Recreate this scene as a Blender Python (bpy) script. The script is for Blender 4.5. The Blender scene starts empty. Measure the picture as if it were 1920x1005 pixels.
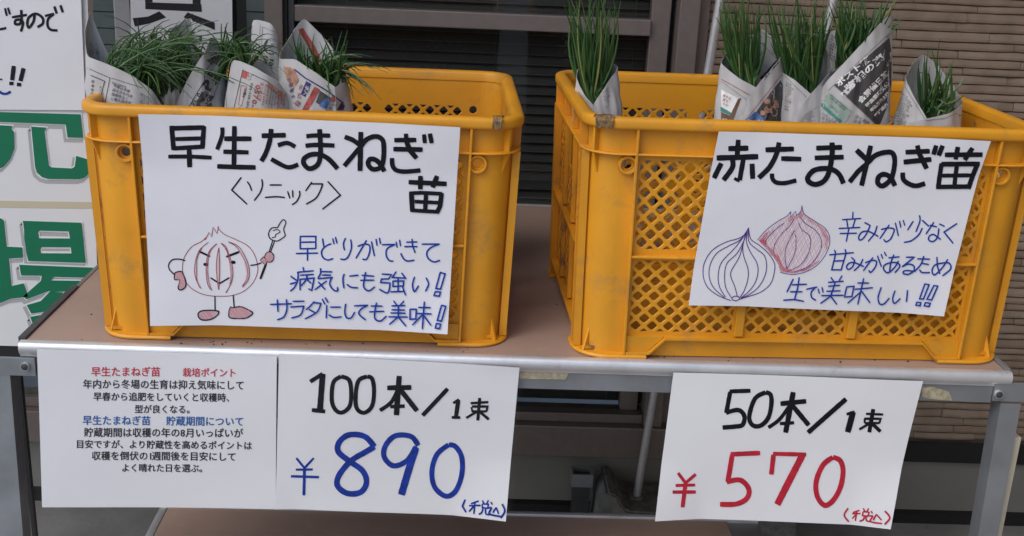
import bpy, bmesh, math, random
from math import sin, cos, pi, radians
from mathutils import Vector, Matrix
from mathutils.bvhtree import BVHTree
from mathutils.geometry import tessellate_polygon
random.seed(7)
S = bpy.context.scene
COL = S.collection

# ------------------------------------------------------------------ camera, world, light
CAMP = Vector((0.5412, -1.3123, 0.5458)); YAW, PITCH, ROLL, FPX = .0407, .3158, .0469, 2148.5
_f = Vector((sin(YAW)*cos(PITCH), cos(YAW)*cos(PITCH), -sin(PITCH)))
_r0 = Vector((cos(YAW), -sin(YAW), 0)); _u0 = _r0.cross(_f)
_r = _r0*cos(ROLL)+_u0*sin(ROLL); _u = -_r0*sin(ROLL)+_u0*cos(ROLL)
cam = bpy.data.cameras.new('camera'); camo = bpy.data.objects.new('camera', cam); COL.objects.link(camo)
M = Matrix(((_r.x, _u.x, -_f.x, CAMP.x), (_r.y, _u.y, -_f.y, CAMP.y), (_r.z, _u.z, -_f.z, CAMP.z), (0, 0, 0, 1)))
camo.matrix_world = M
cam.sensor_width = 36; cam.lens = 36*FPX/1920; cam.clip_start = .02; cam.clip_end = 200
S.camera = camo

W = bpy.data.worlds.new('World'); S.world = W; W.use_nodes = True
nt = W.node_tree; nt.nodes.clear()
sky = nt.nodes.new('ShaderNodeTexSky'); sky.sky_type = 'NISHITA'; sky.sun_disc = False
SUN_EL, SUN_AZ = radians(50), radians(-130)       # sun_rotation measured clockwise from +Y
sky.sun_elevation = SUN_EL; sky.sun_rotation = SUN_AZ
sky.air_density = 1.0; sky.dust_density = 2.6; sky.ozone_density = 1.6
bg = nt.nodes.new('ShaderNodeBackground'); bg.inputs[1].default_value = .15
wo = nt.nodes.new('ShaderNodeOutputWorld')
nt.links.new(sky.outputs[0], bg.inputs[0]); nt.links.new(bg.outputs[0], wo.inputs[0])
sl = bpy.data.lights.new('sun', 'SUN'); sl.energy = 1.15; sl.angle = radians(50); sl.color = (1, .985, .96)
so = bpy.data.objects.new('sun', sl); COL.objects.link(so)
_d = Vector((sin(SUN_AZ)*cos(SUN_EL), cos(SUN_AZ)*cos(SUN_EL), sin(SUN_EL)))
so.rotation_euler = _d.to_track_quat('Z', 'Y').to_euler(); so.location = _d*5
S.view_settings.view_transform = 'Standard'; S.view_settings.look = 'None'
S.view_settings.gamma = 1; S.view_settings.exposure = 0.17

def ray(px, py):
    return (_f + _r*((px-960)/FPX) - _u*((py-502.5)/FPX)).normalized()
def atY(px, py, Y):
    d = ray(px, py); return CAMP + d*((Y-CAMP.y)/d.y)
def atZ(px, py, Z):
    d = ray(px, py); return CAMP + d*((Z-CAMP.z)/d.z)

# ------------------------------------------------------------------ materials
def mat(name, col, rough=.6, metal=0., noise=None, bump=None, alpha=None, spec=.5, wear=None, coat=0.):
    """noise=(scale, amount) value mottling; bump=(scale, strength); wear=(scale, colour, threshold)"""
    m = bpy.data.materials.new(name); m.use_nodes = True
    n = m.node_tree.nodes; l = m.node_tree.links; b = n['Principled BSDF']
    b.inputs['Roughness'].default_value = rough; b.inputs['Metallic'].default_value = metal
    b.inputs['Specular IOR Level'].default_value = spec; b.inputs['Coat Weight'].default_value = coat
    tc = n.new('ShaderNodeTexCoord'); out = None
    rgb = n.new('ShaderNodeRGB'); rgb.outputs[0].default_value = (*col, 1); out = rgb.outputs[0]
    if noise:
        t = n.new('ShaderNodeTexNoise'); t.inputs['Scale'].default_value = noise[0]; t.inputs['Detail'].default_value = 6
        l.new(tc.outputs['Object'], t.inputs['Vector'])
        mr = n.new('ShaderNodeMapRange'); mr.inputs[1].default_value = .3; mr.inputs[2].default_value = .7
        mr.inputs[3].default_value = 1-noise[1]; mr.inputs[4].default_value = 1+noise[1]*.6
        l.new(t.outputs[0], mr.inputs[0])
        mx = n.new('ShaderNodeVectorMath'); mx.operation = 'SCALE'
        l.new(out, mx.inputs[0]); l.new(mr.outputs[0], mx.inputs['Scale']); out = mx.outputs[0]
    if wear:
        t = n.new('ShaderNodeTexNoise'); t.inputs['Scale'].default_value = wear[0]; t.inputs['Detail'].default_value = 8
        t.inputs['Roughness'].default_value = .65
        l.new(tc.outputs['Object'], t.inputs['Vector'])
        mr = n.new('ShaderNodeMapRange'); mr.inputs[1].default_value = wear[2]; mr.inputs[2].default_value = wear[2]+.12
        mr.inputs[4].default_value = wear[3] if len(wear) > 3 else .8
        l.new(t.outputs[0], mr.inputs[0])
        mx = n.new('ShaderNodeMix'); mx.data_type = 'RGBA'; l.new(mr.outputs[0], mx.inputs[0]); l.new(out, mx.inputs[6])
        mx.inputs[7].default_value = (*wear[1], 1); out = mx.outputs[2]
    l.new(out, b.inputs['Base Color'])
    if bump:
        t = n.new('ShaderNodeTexNoise'); t.inputs['Scale'].default_value = bump[0]; t.inputs['Detail'].default_value = 5
        l.new(tc.outputs['Object'], t.inputs['Vector'])
        bp = n.new('ShaderNodeBump'); bp.inputs['Strength'].default_value = bump[1]; bp.inputs['Distance'].default_value = .002
        l.new(t.outputs[0], bp.inputs['Height']); l.new(bp.outputs[0], b.inputs['Normal'])
    return m
def clear_mat(name, tint=(1, 1, 1), gloss=.1, rough=.1, body=None, bodyw=0.):
    m = bpy.data.materials.new(name); m.use_nodes = True
    n = m.node_tree.nodes; l = m.node_tree.links; n.clear()
    o = n.new('ShaderNodeOutputMaterial'); tr = n.new('ShaderNodeBsdfTransparent'); tr.inputs[0].default_value = (*tint, 1)
    g = n.new('ShaderNodeBsdfGlossy'); g.inputs['Roughness'].default_value = rough
    mx = n.new('ShaderNodeMixShader'); mx.inputs[0].default_value = gloss
    src = tr
    if body:
        d = n.new('ShaderNodeBsdfDiffuse'); d.inputs[0].default_value = (*body, 1)
        m2 = n.new('ShaderNodeMixShader'); m2.inputs[0].default_value = bodyw
        l.new(tr.outputs[0], m2.inputs[1]); l.new(d.outputs[0], m2.inputs[2]); src = m2
    l.new(src.outputs[0], mx.inputs[1]); l.new(g.outputs[0], mx.inputs[2]); l.new(mx.outputs[0], o.inputs[0])
    return m
yellow = mat('yellow_plastic', (.72, .32, .015), .47, noise=(9, .15), bump=(260, .08), wear=(17, (.40, .22, .06), .54, .55))
dirty_yellow = mat('scuffed_yellow_plastic', (.66, .28, .014), .5, noise=(12, .2), bump=(220, .08), wear=(34, (.12, .08, .06), .56, .75))
paper = mat('white_paper', (.765, .775, .83), .7, noise=(30, .02), bump=(500, .04))
paper_w = mat('office_paper', (.77, .78, .81), .6, noise=(14, .02), bump=(300, .04))
ink = mat('black_ink', (.008, .008, .014), .6, noise=(160, .4), spec=.2)
blue_ink = mat('blue_ink', (.008, .04, .33), .6, noise=(120, .4), spec=.2)
red_ink = mat('red_ink', (.50, .012, .035), .5, noise=(120, .25))
pen_blue = mat('blue_pen', (.010, .045, .34), .6, spec=.2)
pen_brown = mat('brown_pen', (.36, .06, .07), .5)
pen_pink = mat('pink_pencil', (.66, .33, .36), .7)
pen_purple = mat('purple_pen', (.085, .02, .24), .5)
pen_rose = mat('rose_pencil', (.66, .30, .36), .7)
pen_red = mat('crimson_pencil', (.55, .06, .12), .7)
print_black = mat('printed_black', (.02, .02, .025), .5)
print_red = mat('printed_red', (.55, .03, .06), .5)
print_blue = mat('printed_blue', (.01, .10, .36), .5)
alu = mat('aluminium', (.66, .67, .69), .40, .6, noise=(22, .12), bump=(90, .1), wear=(30, (.30, .29, .27), .62, .6))
galv = mat('galvanised_steel', (.30, .32, .345), .5, .6, noise=(16, .2), bump=(70, .15), wear=(24, (.42, .38, .28), .6, .6))
dark_steel = mat('dark_steel', (.08, .082, .088), .5, .5, noise=(20, .2))
brown_board = mat('brown_board', (.36, .255, .205), .5, noise=(5, .16), bump=(150, .12), wear=(40, (.46, .38, .33), .62, .5))
bronze = mat('bronze_frame', (.225, .19, .172), .45, .35, noise=(60, .08), bump=(300, .06))
black_rub = mat('black_rubber', (.012, .012, .013), .7)
green = mat('green_print', (.0, .16, .075), .45, noise=(40, .05))
shadow_print = mat('grey_print', (.40, .41, .41), .5)
board_white = mat('board_white', (.73, .74, .75), .45, noise=(9, .03))
white_print = mat('white_print', (.80, .81, .81), .45)
news = mat('newsprint', (.51, .51, .515), .85, noise=(40, .05), bump=(60, .35))
news_ink = mat('news_ink', (.06, .06, .062), .8)
news_grey = mat('news_grey', (.20, .20, .20), .8, noise=(60, .4))
news_red = mat('news_red', (.42, .09, .08), .8, noise=(90, .3))
news_green = mat('news_green', (.32, .42, .37), .8)
news_teal = mat('news_teal', (.07, .26, .23), .8)
news_blue = mat('news_blue', (.08, .17, .42), .8, noise=(70, .3))
news_navy = mat('news_navy', (.04, .035, .16), .8)
news_brown = mat('news_brown', (.16, .09, .05), .8, noise=(50, .3))
news_flesh = mat('news_flesh', (.50, .28, .20), .8, noise=(90, .5))
tape_dirty = mat('dirty_tape', (.40, .36, .25), .8, noise=(140, .35), bump=(200, .4), wear=(160, (.10, .08, .06), .6, .8))
film_tape = mat('old_film_tape', (.36, .27, .17), .4, noise=(300, .5), bump=(300, .6), wear=(200, (.62, .34, .08), .5, .9))
tan_tape = mat('tan_tape', (.56, .50, .36), .5)
concrete = mat('concrete', (.27, .265, .25), .9, noise=(7, .25), bump=(60, .5), wear=(30, (.12, .115, .1), .62, .6))
found_mat = mat('painted_foundation', (.21, .205, .185), .85, noise=(5, .12), bump=(90, .25), wear=(22, (.2, .19, .16), .68, .6))
block_mat = mat('rough_concrete', (.17, .175, .17), .95, noise=(60, .35), bump=(160, .9))
slat_dark = mat('dark_slat', (.010, .009, .008), .6)
slat_edge = mat('slat_edge', (.055, .055, .055), .5)  # paler than slat_dark: light on the slat edges put into the colour
slat_light = mat('pale_slat', (.22, .25, .26), .5, noise=(10, .25))
room_dark = mat('dark_interior', (.01, .009, .008), .9)
room_wall = mat('interior_wall', (.10, .12, .12), .9, noise=(4, .4))
sleeve = clear_mat('clear_plastic', (.995, .995, .995), .012, .16)
glass = clear_mat('window_glass', (.90, .92, .91), .022, .02)
GREEN_A = (.035, .10, .022)
def leaf_mat():
    m = mat('onion_leaf', GREEN_A, .42)
    n = m.node_tree.nodes; l = m.node_tree.links; b = n['Principled BSDF']
    g = n.new('ShaderNodeNewGeometry'); cr = n.new('ShaderNodeValToRGB')
    e = cr.color_ramp.elements; e[0].position = 0; e[0].color = (.015, .056, .019, 1); e[1].position = .95; e[1].color = (.068, .150, .038, 1)
    x = e.new(1.0); x.color = (.30, .27, .09, 1)
    l.new(g.outputs['Random Per Island'], cr.inputs[0]); l.new(cr.outputs[0], b.inputs['Base Color'])
    b.inputs['Transmission Weight'].default_value = 0
    b.inputs['Subsurface Weight'].default_value = .0
    return m
leaf = leaf_mat()

# ------------------------------------------------------------------ object helpers
def link(name, me, parent=None):
    o = bpy.data.objects.new(name, me); COL.objects.link(o)
    if parent: o.parent = parent
    return o
def mesh_obj(name, bm, m, parent=None, smooth=None, loc=None):
    me = bpy.data.meshes.new(name); bm.to_mesh(me); bm.free()
    for x in (m if isinstance(m, (list, tuple)) else [m]): me.materials.append(x)
    if smooth is not None:
        me.shade_smooth(); me.set_sharp_from_angle(angle=radians(smooth))
    o = link(name, me, parent)
    if loc is not None: o.location = loc
    return o
def thing(name, label, cat, loc=(0, 0, 0), rz=0., group=None):
    o = link(name, None); o.location = loc; o.rotation_euler = (0, 0, rz)
    o.empty_display_size = .05
    o['label'] = label; o['category'] = cat
    if group: o['group'] = group
    return o
def tag(o, label, cat, group=None):
    o['label'] = label; o['category'] = cat
    if group: o['group'] = group
    return o
def bx(bm, x0, x1, y0, y1, z0, z1, mi=0):
    v = [bm.verts.new((x, y, z)) for z in (z0, z1) for y in (y0, y1) for x in (x0, x1)]
    for q in ((0, 2, 3, 1), (4, 5, 7, 6), (0, 1, 5, 4), (2, 6, 7, 3), (0, 4, 6, 2), (1, 3, 7, 5)):
        f = bm.faces.new([v[i] for i in q]); f.material_index = mi
def box(x0, x1, y0, y1, z0, z1, bevel=0.):
    bm = bmesh.new(); bx(bm, x0, x1, y0, y1, z0, z1)
    if bevel: bmesh.ops.bevel(bm, geom=bm.edges[:], offset=bevel, segments=2, affect='EDGES', profile=.6)
    return bm
def tube(bm, pts, rads, n=8, cap=True):
    pts = [Vector(p) for p in pts]; rings = []
    up = None
    for i, p in enumerate(pts):
        d = (pts[min(i+1, len(pts)-1)]-pts[max(i-1, 0)]).normalized()
        if up is None: up = d.orthogonal().normalized()
        up = (up-d*up.dot(d)).normalized(); s = d.cross(up)
        r = rads[i] if isinstance(rads, (list, tuple)) else rads
        rings.append([bm.verts.new(p+(up*cos(2*pi*k/n)+s*sin(2*pi*k/n))*r) for k in range(n)])
    for a, b in zip(rings, rings[1:]):
        for k in range(n): bm.faces.new((a[k], a[(k+1) % n], b[(k+1) % n], b[k]))
    if cap:
        bm.faces.new(rings[0][::-1]); bm.faces.new(rings[-1])
def extrude_poly(bm, pts, fn, d0, d1):
    """pts 2D polygon; fn(u, v, d) -> 3D"""
    a = [bm.verts.new(fn(u, v, d0)) for u, v in pts]; b = [bm.verts.new(fn(u, v, d1)) for u, v in pts]
    n = len(pts); bm.faces.new(a); bm.faces.new(b[::-1])
    for i in range(n): bm.faces.new((a[i], b[i], b[(i+1) % n], a[(i+1) % n]))

# ------------------------------------------------------------------ pen strokes and glyphs
def catmull(p, k=6):
    out = []; n = len(p)
    for i in range(n-1):
        a, b, c, d = p[max(i-1, 0)], p[i], p[i+1], p[min(i+2, n-1)]
        for j in range(k):
            t = j/k
            out.append(tuple(.5*((2*b[q])+(-a[q]+c[q])*t+(2*a[q]-5*b[q]+4*c[q]-d[q])*t*t+(-a[q]+3*b[q]-3*c[q]+d[q])*t**3) for q in (0, 1)))
    out.append(p[-1]); return out
def parse(s, ox, oy, sc, w):
    """'l x,y x,y; c24 x,y ...' -> strokes in photograph pixels: (points, width, closed-form smooth?)"""
    out = []
    for part in s.replace('\n', ' ').split(';'):
        t = part.split()
        if not t: continue
        k = t[0]; ww = float(k[1:]) if len(k) > 1 else w
        p = [(ox+float(a.split(',')[0])/sc, oy+float(a.split(',')[1])/sc) for a in t[1:]]
        if k[0] == 'c' and len(p) > 2: p = catmull(p)
        out.append((p, ww/sc))
    return out
def densify(p, step):
    out = [p[0]]
    for a, b in zip(p, p[1:]):
        L = math.hypot(b[0]-a[0], b[1]-a[1]); n = max(1, int(L/step))
        for i in range(1, n+1): out.append((a[0]+(b[0]-a[0])*i/n, a[1]+(b[1]-a[1])*i/n))
    return out
def ribbon_faces(p, w, step=6., wob=.04):
    """list of quads (pixel space) following a stroke, plus rounded end caps"""
    p = densify(p, step); n = len(p); L = []; R = []
    for i in range(n):
        a = p[max(i-1, 0)]; b = p[min(i+1, n-1)]
        if 0 < i < n-1:   # mitre
            d1 = (p[i][0]-a[0], p[i][1]-a[1]); d2 = (b[0]-p[i][0], b[1]-p[i][1])
            l1 = math.hypot(*d1) or 1e-6; l2 = math.hypot(*d2) or 1e-6
            d = (d1[0]/l1+d2[0]/l2, d1[1]/l1+d2[1]/l2)
            if math.hypot(*d) < .5: d = (d1[0]/l1, d1[1]/l1)
            m = min(1.4, 2/max(math.hypot(*d), .8))
        else: d = (b[0]-a[0], b[1]-a[1]); m = 1
        l = math.hypot(*d) or 1e-6; nx, ny = -d[1]/l, d[0]/l
        h = w/2*m*(1+random.uniform(-wob, wob))
        if i in (0, n-1): h *= .9
        L.append((p[i][0]+nx*h, p[i][1]+ny*h)); R.append((p[i][0]-nx*h, p[i][1]-ny*h))
    polys = [[L[i], L[i+1], R[i+1], R[i]] for i in range(n-1)]
    return polys
def cap_poly(c, w): return [(c[0]+cos(t*pi/4)*w/2, c[1]+sin(t*pi/4)*w/2) for t in range(8)]
_gc = {}
def glyph(ch, off=0.):
    k = (ch, off)
    if k not in _gc:
        c = bpy.data.curves.new('glyph', 'FONT'); c.body = ch; c.resolution_u = 2; c.offset = off
        o = bpy.data.objects.new('glyph', c); COL.objects.link(o); bpy.context.view_layer.update()
        me = bpy.data.meshes.new_from_object(o.evaluated_get(bpy.context.evaluated_depsgraph_get()))
        xs = [v.co.x for v in me.vertices]
        adv = (max(xs)+.06) if xs else .4
        if xs and ord(ch) > 0x2000: adv = 1.
        _gc[k] = ([(v.co.x, v.co.y) for v in me.vertices], [list(p.vertices) for p in me.polygons], adv)
        bpy.data.objects.remove(o); bpy.data.curves.remove(c); bpy.data.meshes.remove(me)
    return _gc[k]
def text_polys(s, x0, y0, x1, y1, size, off=0., fit=True):
    """glyph polygons along the baseline (x0,y0)-(x1,y1) in pixels; size = em height in px"""
    out = []; g = [glyph(c, off) if c not in ' \u3000' else ([], [], .5 if c == ' ' else 1.) for c in s]
    tot = sum(q[2] for q in g)
    L = math.hypot(x1-x0, y1-y0); ex, ey = (x1-x0)/L, (y1-y0)/L
    sx = L/tot if fit else size
    a = 0
    for vs, fs, adv in g:
        pt = [(x0+ex*(a+vx)*sx+ey*vy*size, y0+ey*(a+vx)*sx-ex*vy*size) for vx, vy in vs]
        out += [[pt[i] for i in f] for f in fs]; a += adv
    return out
def put_polys(name, polys, m, parent, fn, weld=True):
    """fn(px, py) -> local 3D or None"""
    bm = bmesh.new(); cache = {}
    for poly in polys:
        vs = []
        for q in poly:
            k = (round(q[0], 6), round(q[1], 6))
            if k not in cache:
                w = fn(*q); cache[k] = bm.verts.new(w) if w is not None else None
            vs.append(cache[k])
        if None in vs or len(set(vs)) < 3 or len(set(vs)) != len(vs): continue
        try: bm.faces.new(vs)
        except ValueError: pass
    for f in bm.faces: f.normal_update()
    return mesh_obj(name, bm, m, parent)
def fill(poly, step=9.):
    """triangulate a polygon (pixels) and cut it fine enough to follow a curved sheet"""
    tri = tessellate_polygon([[Vector((x, y, 0)) for x, y in poly]])
    tris = [[poly[i] for i in t] for t in tri]; out = []
    while tris:
        t = tris.pop(); e = [math.hypot(t[i][0]-t[(i+1) % 3][0], t[i][1]-t[(i+1) % 3][1]) for i in range(3)]
        k = e.index(max(e))
        if e[k] > step:
            a, b, c = t[k], t[(k+1) % 3], t[(k+2) % 3]; m = ((a[0]+b[0])/2, (a[1]+b[1])/2)
            tris += [[a, m, c], [m, b, c]]
        else: out.append(t)
    return out

class Sheet:
    """a sheet of paper: plane through O with in-plane axes, slight waves; photograph pixels are cast on it"""
    def __init__(s, O, ex, ez, wave=.0012, ph=0., crease=None):
        s.O = Vector(O); s.ex = Vector(ex).normalized(); s.ez = Vector(ez).normalized()
        s.n = s.ex.cross(s.ez); s.n.normalize()
        if s.n.y > 0: s.n = -s.n
        s.wave = wave; s.ph = ph; s.crease = crease; s.curl = 0.; s.cu = s.cv = 0.
    def uv(s, px, py):
        d = ray(px, py); t = (s.O-CAMP).dot(s.n)/d.dot(s.n); p = CAMP+d*t-s.O
        return p.dot(s.ex), p.dot(s.ez)
    def pt(s, u, v, off=0.):
        w = s.wave*(sin(u*21+s.ph)*.7+sin(u*9+v*17+s.ph*2)+.5*sin(v*31-u*13))
        w += s.curl*(max(0, abs(v-s.cv)-.06)*max(0, abs(u-s.cu)-.10))*2.2
        if s.crease is not None: w += -.004*max(0, 1-abs(u-s.crease)/.03)
        return s.O+s.ex*u+s.ez*v+s.n*(w+off)
    def px(s, off): return lambda x, y: s.pt(*s.uv(x, y), off)
    def sheet(s, name, corners, m, parent, th=.0005, nx=30, ny=20, off=0.):
        c = [s.uv(*q) for q in corners]      # tl tr br bl
        bm = bmesh.new(); g = [[], []]
        for k, o in enumerate((off, off-th)):
            for j in range(ny+1):
                row = []
                for i in range(nx+1):
                    a, b = i/nx, j/ny
                    u = (c[0][0]*(1-a)+c[1][0]*a)*(1-b)+(c[3][0]*(1-a)+c[2][0]*a)*b
                    v = (c[0][1]*(1-a)+c[1][1]*a)*(1-b)+(c[3][1]*(1-a)+c[2][1]*a)*b
                    row.append(bm.verts.new(s.pt(u, v, o)))
                g[k].append(row)
        for j in range(ny):
            for i in range(nx):
                A, B = g
                bm.faces.new((A[j][i], A[j+1][i], A[j+1][i+1], A[j][i+1])); bm.faces.new((B[j][i], B[j][i+1], B[j+1][i+1], B[j+1][i]))
        for j in range(ny):
            for i in (0, nx): bm.faces.new((g[0][j][i], g[0][j+1][i], g[1][j+1][i], g[1][j][i]) if i else (g[0][j][i], g[1][j][i], g[1][j+1][i], g[0][j+1][i]))
        for i in range(nx):
            for j in (0, ny): bm.faces.new((g[0][j][i], g[0][j][i+1], g[1][j][i+1], g[1][j][i]) if not j else (g[0][j][i], g[1][j][i], g[1][j][i+1], g[0][j][i+1]))
        bmesh.ops.recalc_face_normals(bm, faces=bm.faces)
        return mesh_obj(name, bm, m, parent, 40)
    _lv = 0
    def write(s, name, strokes, m, parent, off=.0004, rnd=False, wob=.04):
        """each stroke lies a hair above the one before, so crossings never share a plane"""
        bm = bmesh.new()
        for k, (p, w) in enumerate(strokes):
            fn = s.px(off+.000012*k)
            polys = ribbon_faces(p, w*(1.1 if m in (ink, blue_ink, red_ink, pen_blue) else 1.), 5., wob)
            if rnd: polys = polys
            cache = {}
            for q in polys:
                vs = []
                for c in q:
                    if c not in cache: cache[c] = bm.verts.new(fn(*c))
                    vs.append(cache[c])
                try: bm.faces.new(vs)
                except ValueError: pass
            if rnd:
                for j, c in enumerate((p[0], p[-1])):
                    f2 = s.px(off+.000012*k+.000004*(j+1))
                    bm.faces.new([bm.verts.new(f2(*q)) for q in cap_poly(c, w*.96)])
        return mesh_obj(name, bm, m, parent)

# ================================================================== SETTING
GZ = -.678; WY = .80
bm = bmesh.new(); bx(bm, -30, 30, -30, 30, GZ-.2, GZ)
o = mesh_obj('ground', bm, concrete); o['kind'] = 'structure'

# --- house wall: siding strips, flashing, foundation
wall = thing('house_wall', 'brown house wall of thin staggered stone-look siding strips right of the window', 'wall', (1.6, WY+.03, GZ))
def wchild(name, bm, m, smooth=None):
    bmesh.ops.translate(bm, verts=bm.verts, vec=(-1.6, -(WY+.03), -GZ)); return mesh_obj(name, bm, m, wall, smooth)
siding_mats = [mat('siding_%s' % n_, c, .85, noise=(25, .18), bump=(120, .5)) for n_, c in
               (('umber', (.255, .190, .140)), ('taupe', (.275, .210, .158)), ('brown', (.235, .172, .126)))]
wchild('backing', box(.95, 3.4, WY+.032, WY+.15, -.53, 2.3), siding_mats[2])
wchild('foundation', box(-3, 3.4, WY+.012, WY+.15, GZ-.05, -.5405), found_mat)
wchild('flashing', box(.968, 3.4, WY+.004, WY+.0118, -.540, -.4965), black_rub)
wchild('footing', box(-3, 3.4, WY-.008, WY+.0118, GZ-.05, GZ+.022), black_rub)
wchild('upper_wall', box(-3, .95, WY+.032, WY+.15, .86, 2.3), siding_mats[1])
rs = random.Random(3); z = -.4955; pieces = []; stuff = bmesh.new()
while z < .56:
    h = rs.choice((.0135, .0150, .0160, .0170, .0185)); x = .948-rs.random()*.12
    while x < 2.35:
        w = rs.uniform(.09, .34); a = max(x, .948); b = min(x+w, 2.35)
        if b-a > .012: pieces.append((a, b-.0012, z, z+h-.0018, rs.uniform(.0054, .0078), rs.randrange(3), rs.uniform(-.0022, .0022)))
        x += w
    z += h
def strip_bm(bm, p, mi=0):
    a, b, z0, z1, d, _, sk = p; y1 = WY+.034; y0 = WY+.03-d
    n = max(2, int((b-a)/.03)); rr = random.Random(int(a*1e4)+int(z0*1e5)); rows = []
    for i in range(n+1):
        x = a+(b-a)*i/n; e = .0 if 0 < i < n else .002; zz = rr.uniform(-.0007, .0007); q = rr.uniform(-.0012, .0012)
        rows.append([bm.verts.new(c) for c in ((x, y1, z0), (x, y0+.0006+e+q, z0+zz), (x, y0+e+q, z0+(z1-z0)*.3), (x, y0+.0022+e+q, z1-.0008+zz), (x, y1, z1))])
    for r0, r1 in zip(rows, rows[1:]):
        for k in range(4):
            f = bm.faces.new((r0[k], r1[k], r1[k+1], r0[k+1])); f.material_index = mi
    for r, fl in ((rows[0], 1), (rows[-1], 0)):
        f = bm.faces.new(r if not fl else r[::-1]); f.material_index = mi
vis = [p for p in pieces if p[2] > -.02 and p[0] < 1.62 and p[3] < .43]
vis = sorted(vis, key=lambda p: -(p[1]-p[0])*(p[3]-p[2]))[:290]; vs_ = set(id(p) for p in vis)
for p in pieces:
    if id(p) in vs_:
        b_ = bmesh.new(); strip_bm(b_, p); wchild('siding_strip', b_, siding_mats[p[5]])
    else: strip_bm(stuff, p, p[5])
bmesh.ops.translate(stuff, verts=stuff.verts, vec=(-1.6, -(WY+.03), -GZ))
o = mesh_obj('siding_strips', stuff, siding_mats, wall); o['kind'] = 'stuff'

# --- window
win = thing('sliding_window', 'bronze framed sliding window with dark closed blinds behind both crates', 'window', (.4, WY, -.54))
def nchild(name, bm, m, smooth=None, parent=None):
    bmesh.ops.translate(bm, verts=bm.verts, vec=(-.4, -WY, .54)); return mesh_obj(name, bm, m, parent or win, smooth)
nchild('jamb', box(.908, .945, WY-.012, WY+.07, -.47, .86, .002), bronze)
nchild('jamb', box(.9455, .967, WY+.012, WY+.07, -.495, .86, .001), bronze)
nchild('sill', box(-1.2, .967, WY-.02, WY+.08, -.5395, -.4705, .003), bronze)
nchild('head', box(-1.2, .945, WY-.012, WY+.08, .861, .90, .002), bronze)
nchild('jamb', box(-1.2, -1.16, WY-.012, WY+.07, -.47, .86, .002), bronze)
nchild('sash_stile', box(.862, .898, WY+.022, WY+.05, -.45, .859, .002), bronze)
nchild('sash_rail', box(.212, .8615, WY+.012, WY+.045, .3075, .337, .002), bronze)
nchild('sash_stile', box(.160, .193, WY-.002, WY+.03, -.45, .859, .002), bronze)
nchild('weather_strip', box(.1935, .2, WY+.006, WY+.03, -.45, .859), black_rub)
nchild('sash_stile', box(.2005, .2115, WY+.012, WY+.045, -.45, .859, .001), dark_steel)
nchild('sash_stile', box(-.107, -.078, WY-.004, WY+.03, -.45, .859, .002), alu)
nchild('sash_stile', box(-.0775, -.066, WY+.004, WY+.03, -.45, .859, .001), dark_steel)
nchild('sash_rail', box(-1.16, .907, WY+.0, WY+.05, -.4695, -.4505, .001), bronze)
nchild('pane', box(.2117, .8617, WY+.026, WY+.029, -.4503, .3073), glass)
nchild('pane', box(.2117, .8617, WY+.026, WY+.029, .3372, .858), glass)
nchild('pane', box(-.0658, .1598, WY+.014, WY+.017, -.4503, .858), glass)
nchild('pane', box(-1.158, -.1072, WY+.014, WY+.017, -.4503, .858), glass)
nchild('interior_backdrop', box(-1.25, .95, WY+.45, WY+.46, -.6, 1.0), room_dark)
nchild('interior_ceiling', box(-1.3, .968, WY+.0805, WY+.47, 1.001, 1.05), room_dark)
nchild('interior_side', box(.9505, .968, WY+.151, WY+.47, -.6, 1.0), room_dark)
nchild('gap_light_block', box(.8985, .9075, WY+.052, WY+.075, -.45, .859), black_rub)  # added to stop light leaking between stile and jamb
for i in range(48):
    z0 = -.45+i*.0186
    if z0 > .47: break
    b_ = bmesh.new(); tl = .006; x0, x1, y0 = .2, .905, WY+.072
    v = [b_.verts.new(c) for c in ((x0, y0, z0), (x1, y0, z0), (x1, y0+tl, z0+.0176), (x0, y0+tl, z0+.0176), (x0, y0+.001, z0-.0002), (x1, y0+.001, z0-.0002), (x1, y0+tl+.001, z0+.0176), (x0, y0+tl+.001, z0+.0176))]
    for q in ((0, 1, 2, 3), (5, 4, 7, 6), (0, 4, 5, 1), (3, 2, 6, 7)): b_.faces.new([v[k] for k in q])
    s_ = nchild('blind_slat', b_, slat_dark)
    b_ = box(x0, x1, y0-.0022, y0-.0004, z0-.0006, z0+.0008); nchild('slat_edge', b_, slat_edge, parent=s_)  # thin strip painting the lit lower edge of the slat
for xa in (.30, .58, .84):
    b_ = bmesh.new(); tube(b_, [(xa, WY+.068, -.45), (xa, WY+.068, .47)], .0006, 5); nchild('blind_cord', b_, slat_edge)
for i in range(40):       # paler blind and stacked crates dimly seen through the left panes
    z0 = -.40+i*.0305
    if z0 > .5: break
    nchild('blind_slat', box(-.60, -.112, WY+.10, WY+.104, z0, z0+.0285), slat_light)
    nchild('blind_slat', box(.105, .157, WY+.12, WY+.124, z0+.01, z0+.037), slat_light)

# --- unseen roof overhang, added to darken the window wall
eave = thing('shade_eave', 'unseen brown roof overhang added above the window wall to shade it', 'roof', (1, .4, 2.1))
eave.location = (1, .4, 2.1)
mesh_obj('soffit', box(-4.5, 3.5, -.55, .62, 0, .06), siding_mats[1], eave)
mesh_obj('fascia', box(-4.5, 3.5, -.60, -.555, -.06, .14), bronze, eave)
side = thing('shade_wall', 'unseen brown wall added to the right of the stand to block light', 'wall', (1.80, -.4, GZ))  # out of view; added so the right side gets less sky light
mesh_obj('wall_body', box(-.05, .1, -2.2, 1.2, 0, 2.7), siding_mats[1], side)

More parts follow.
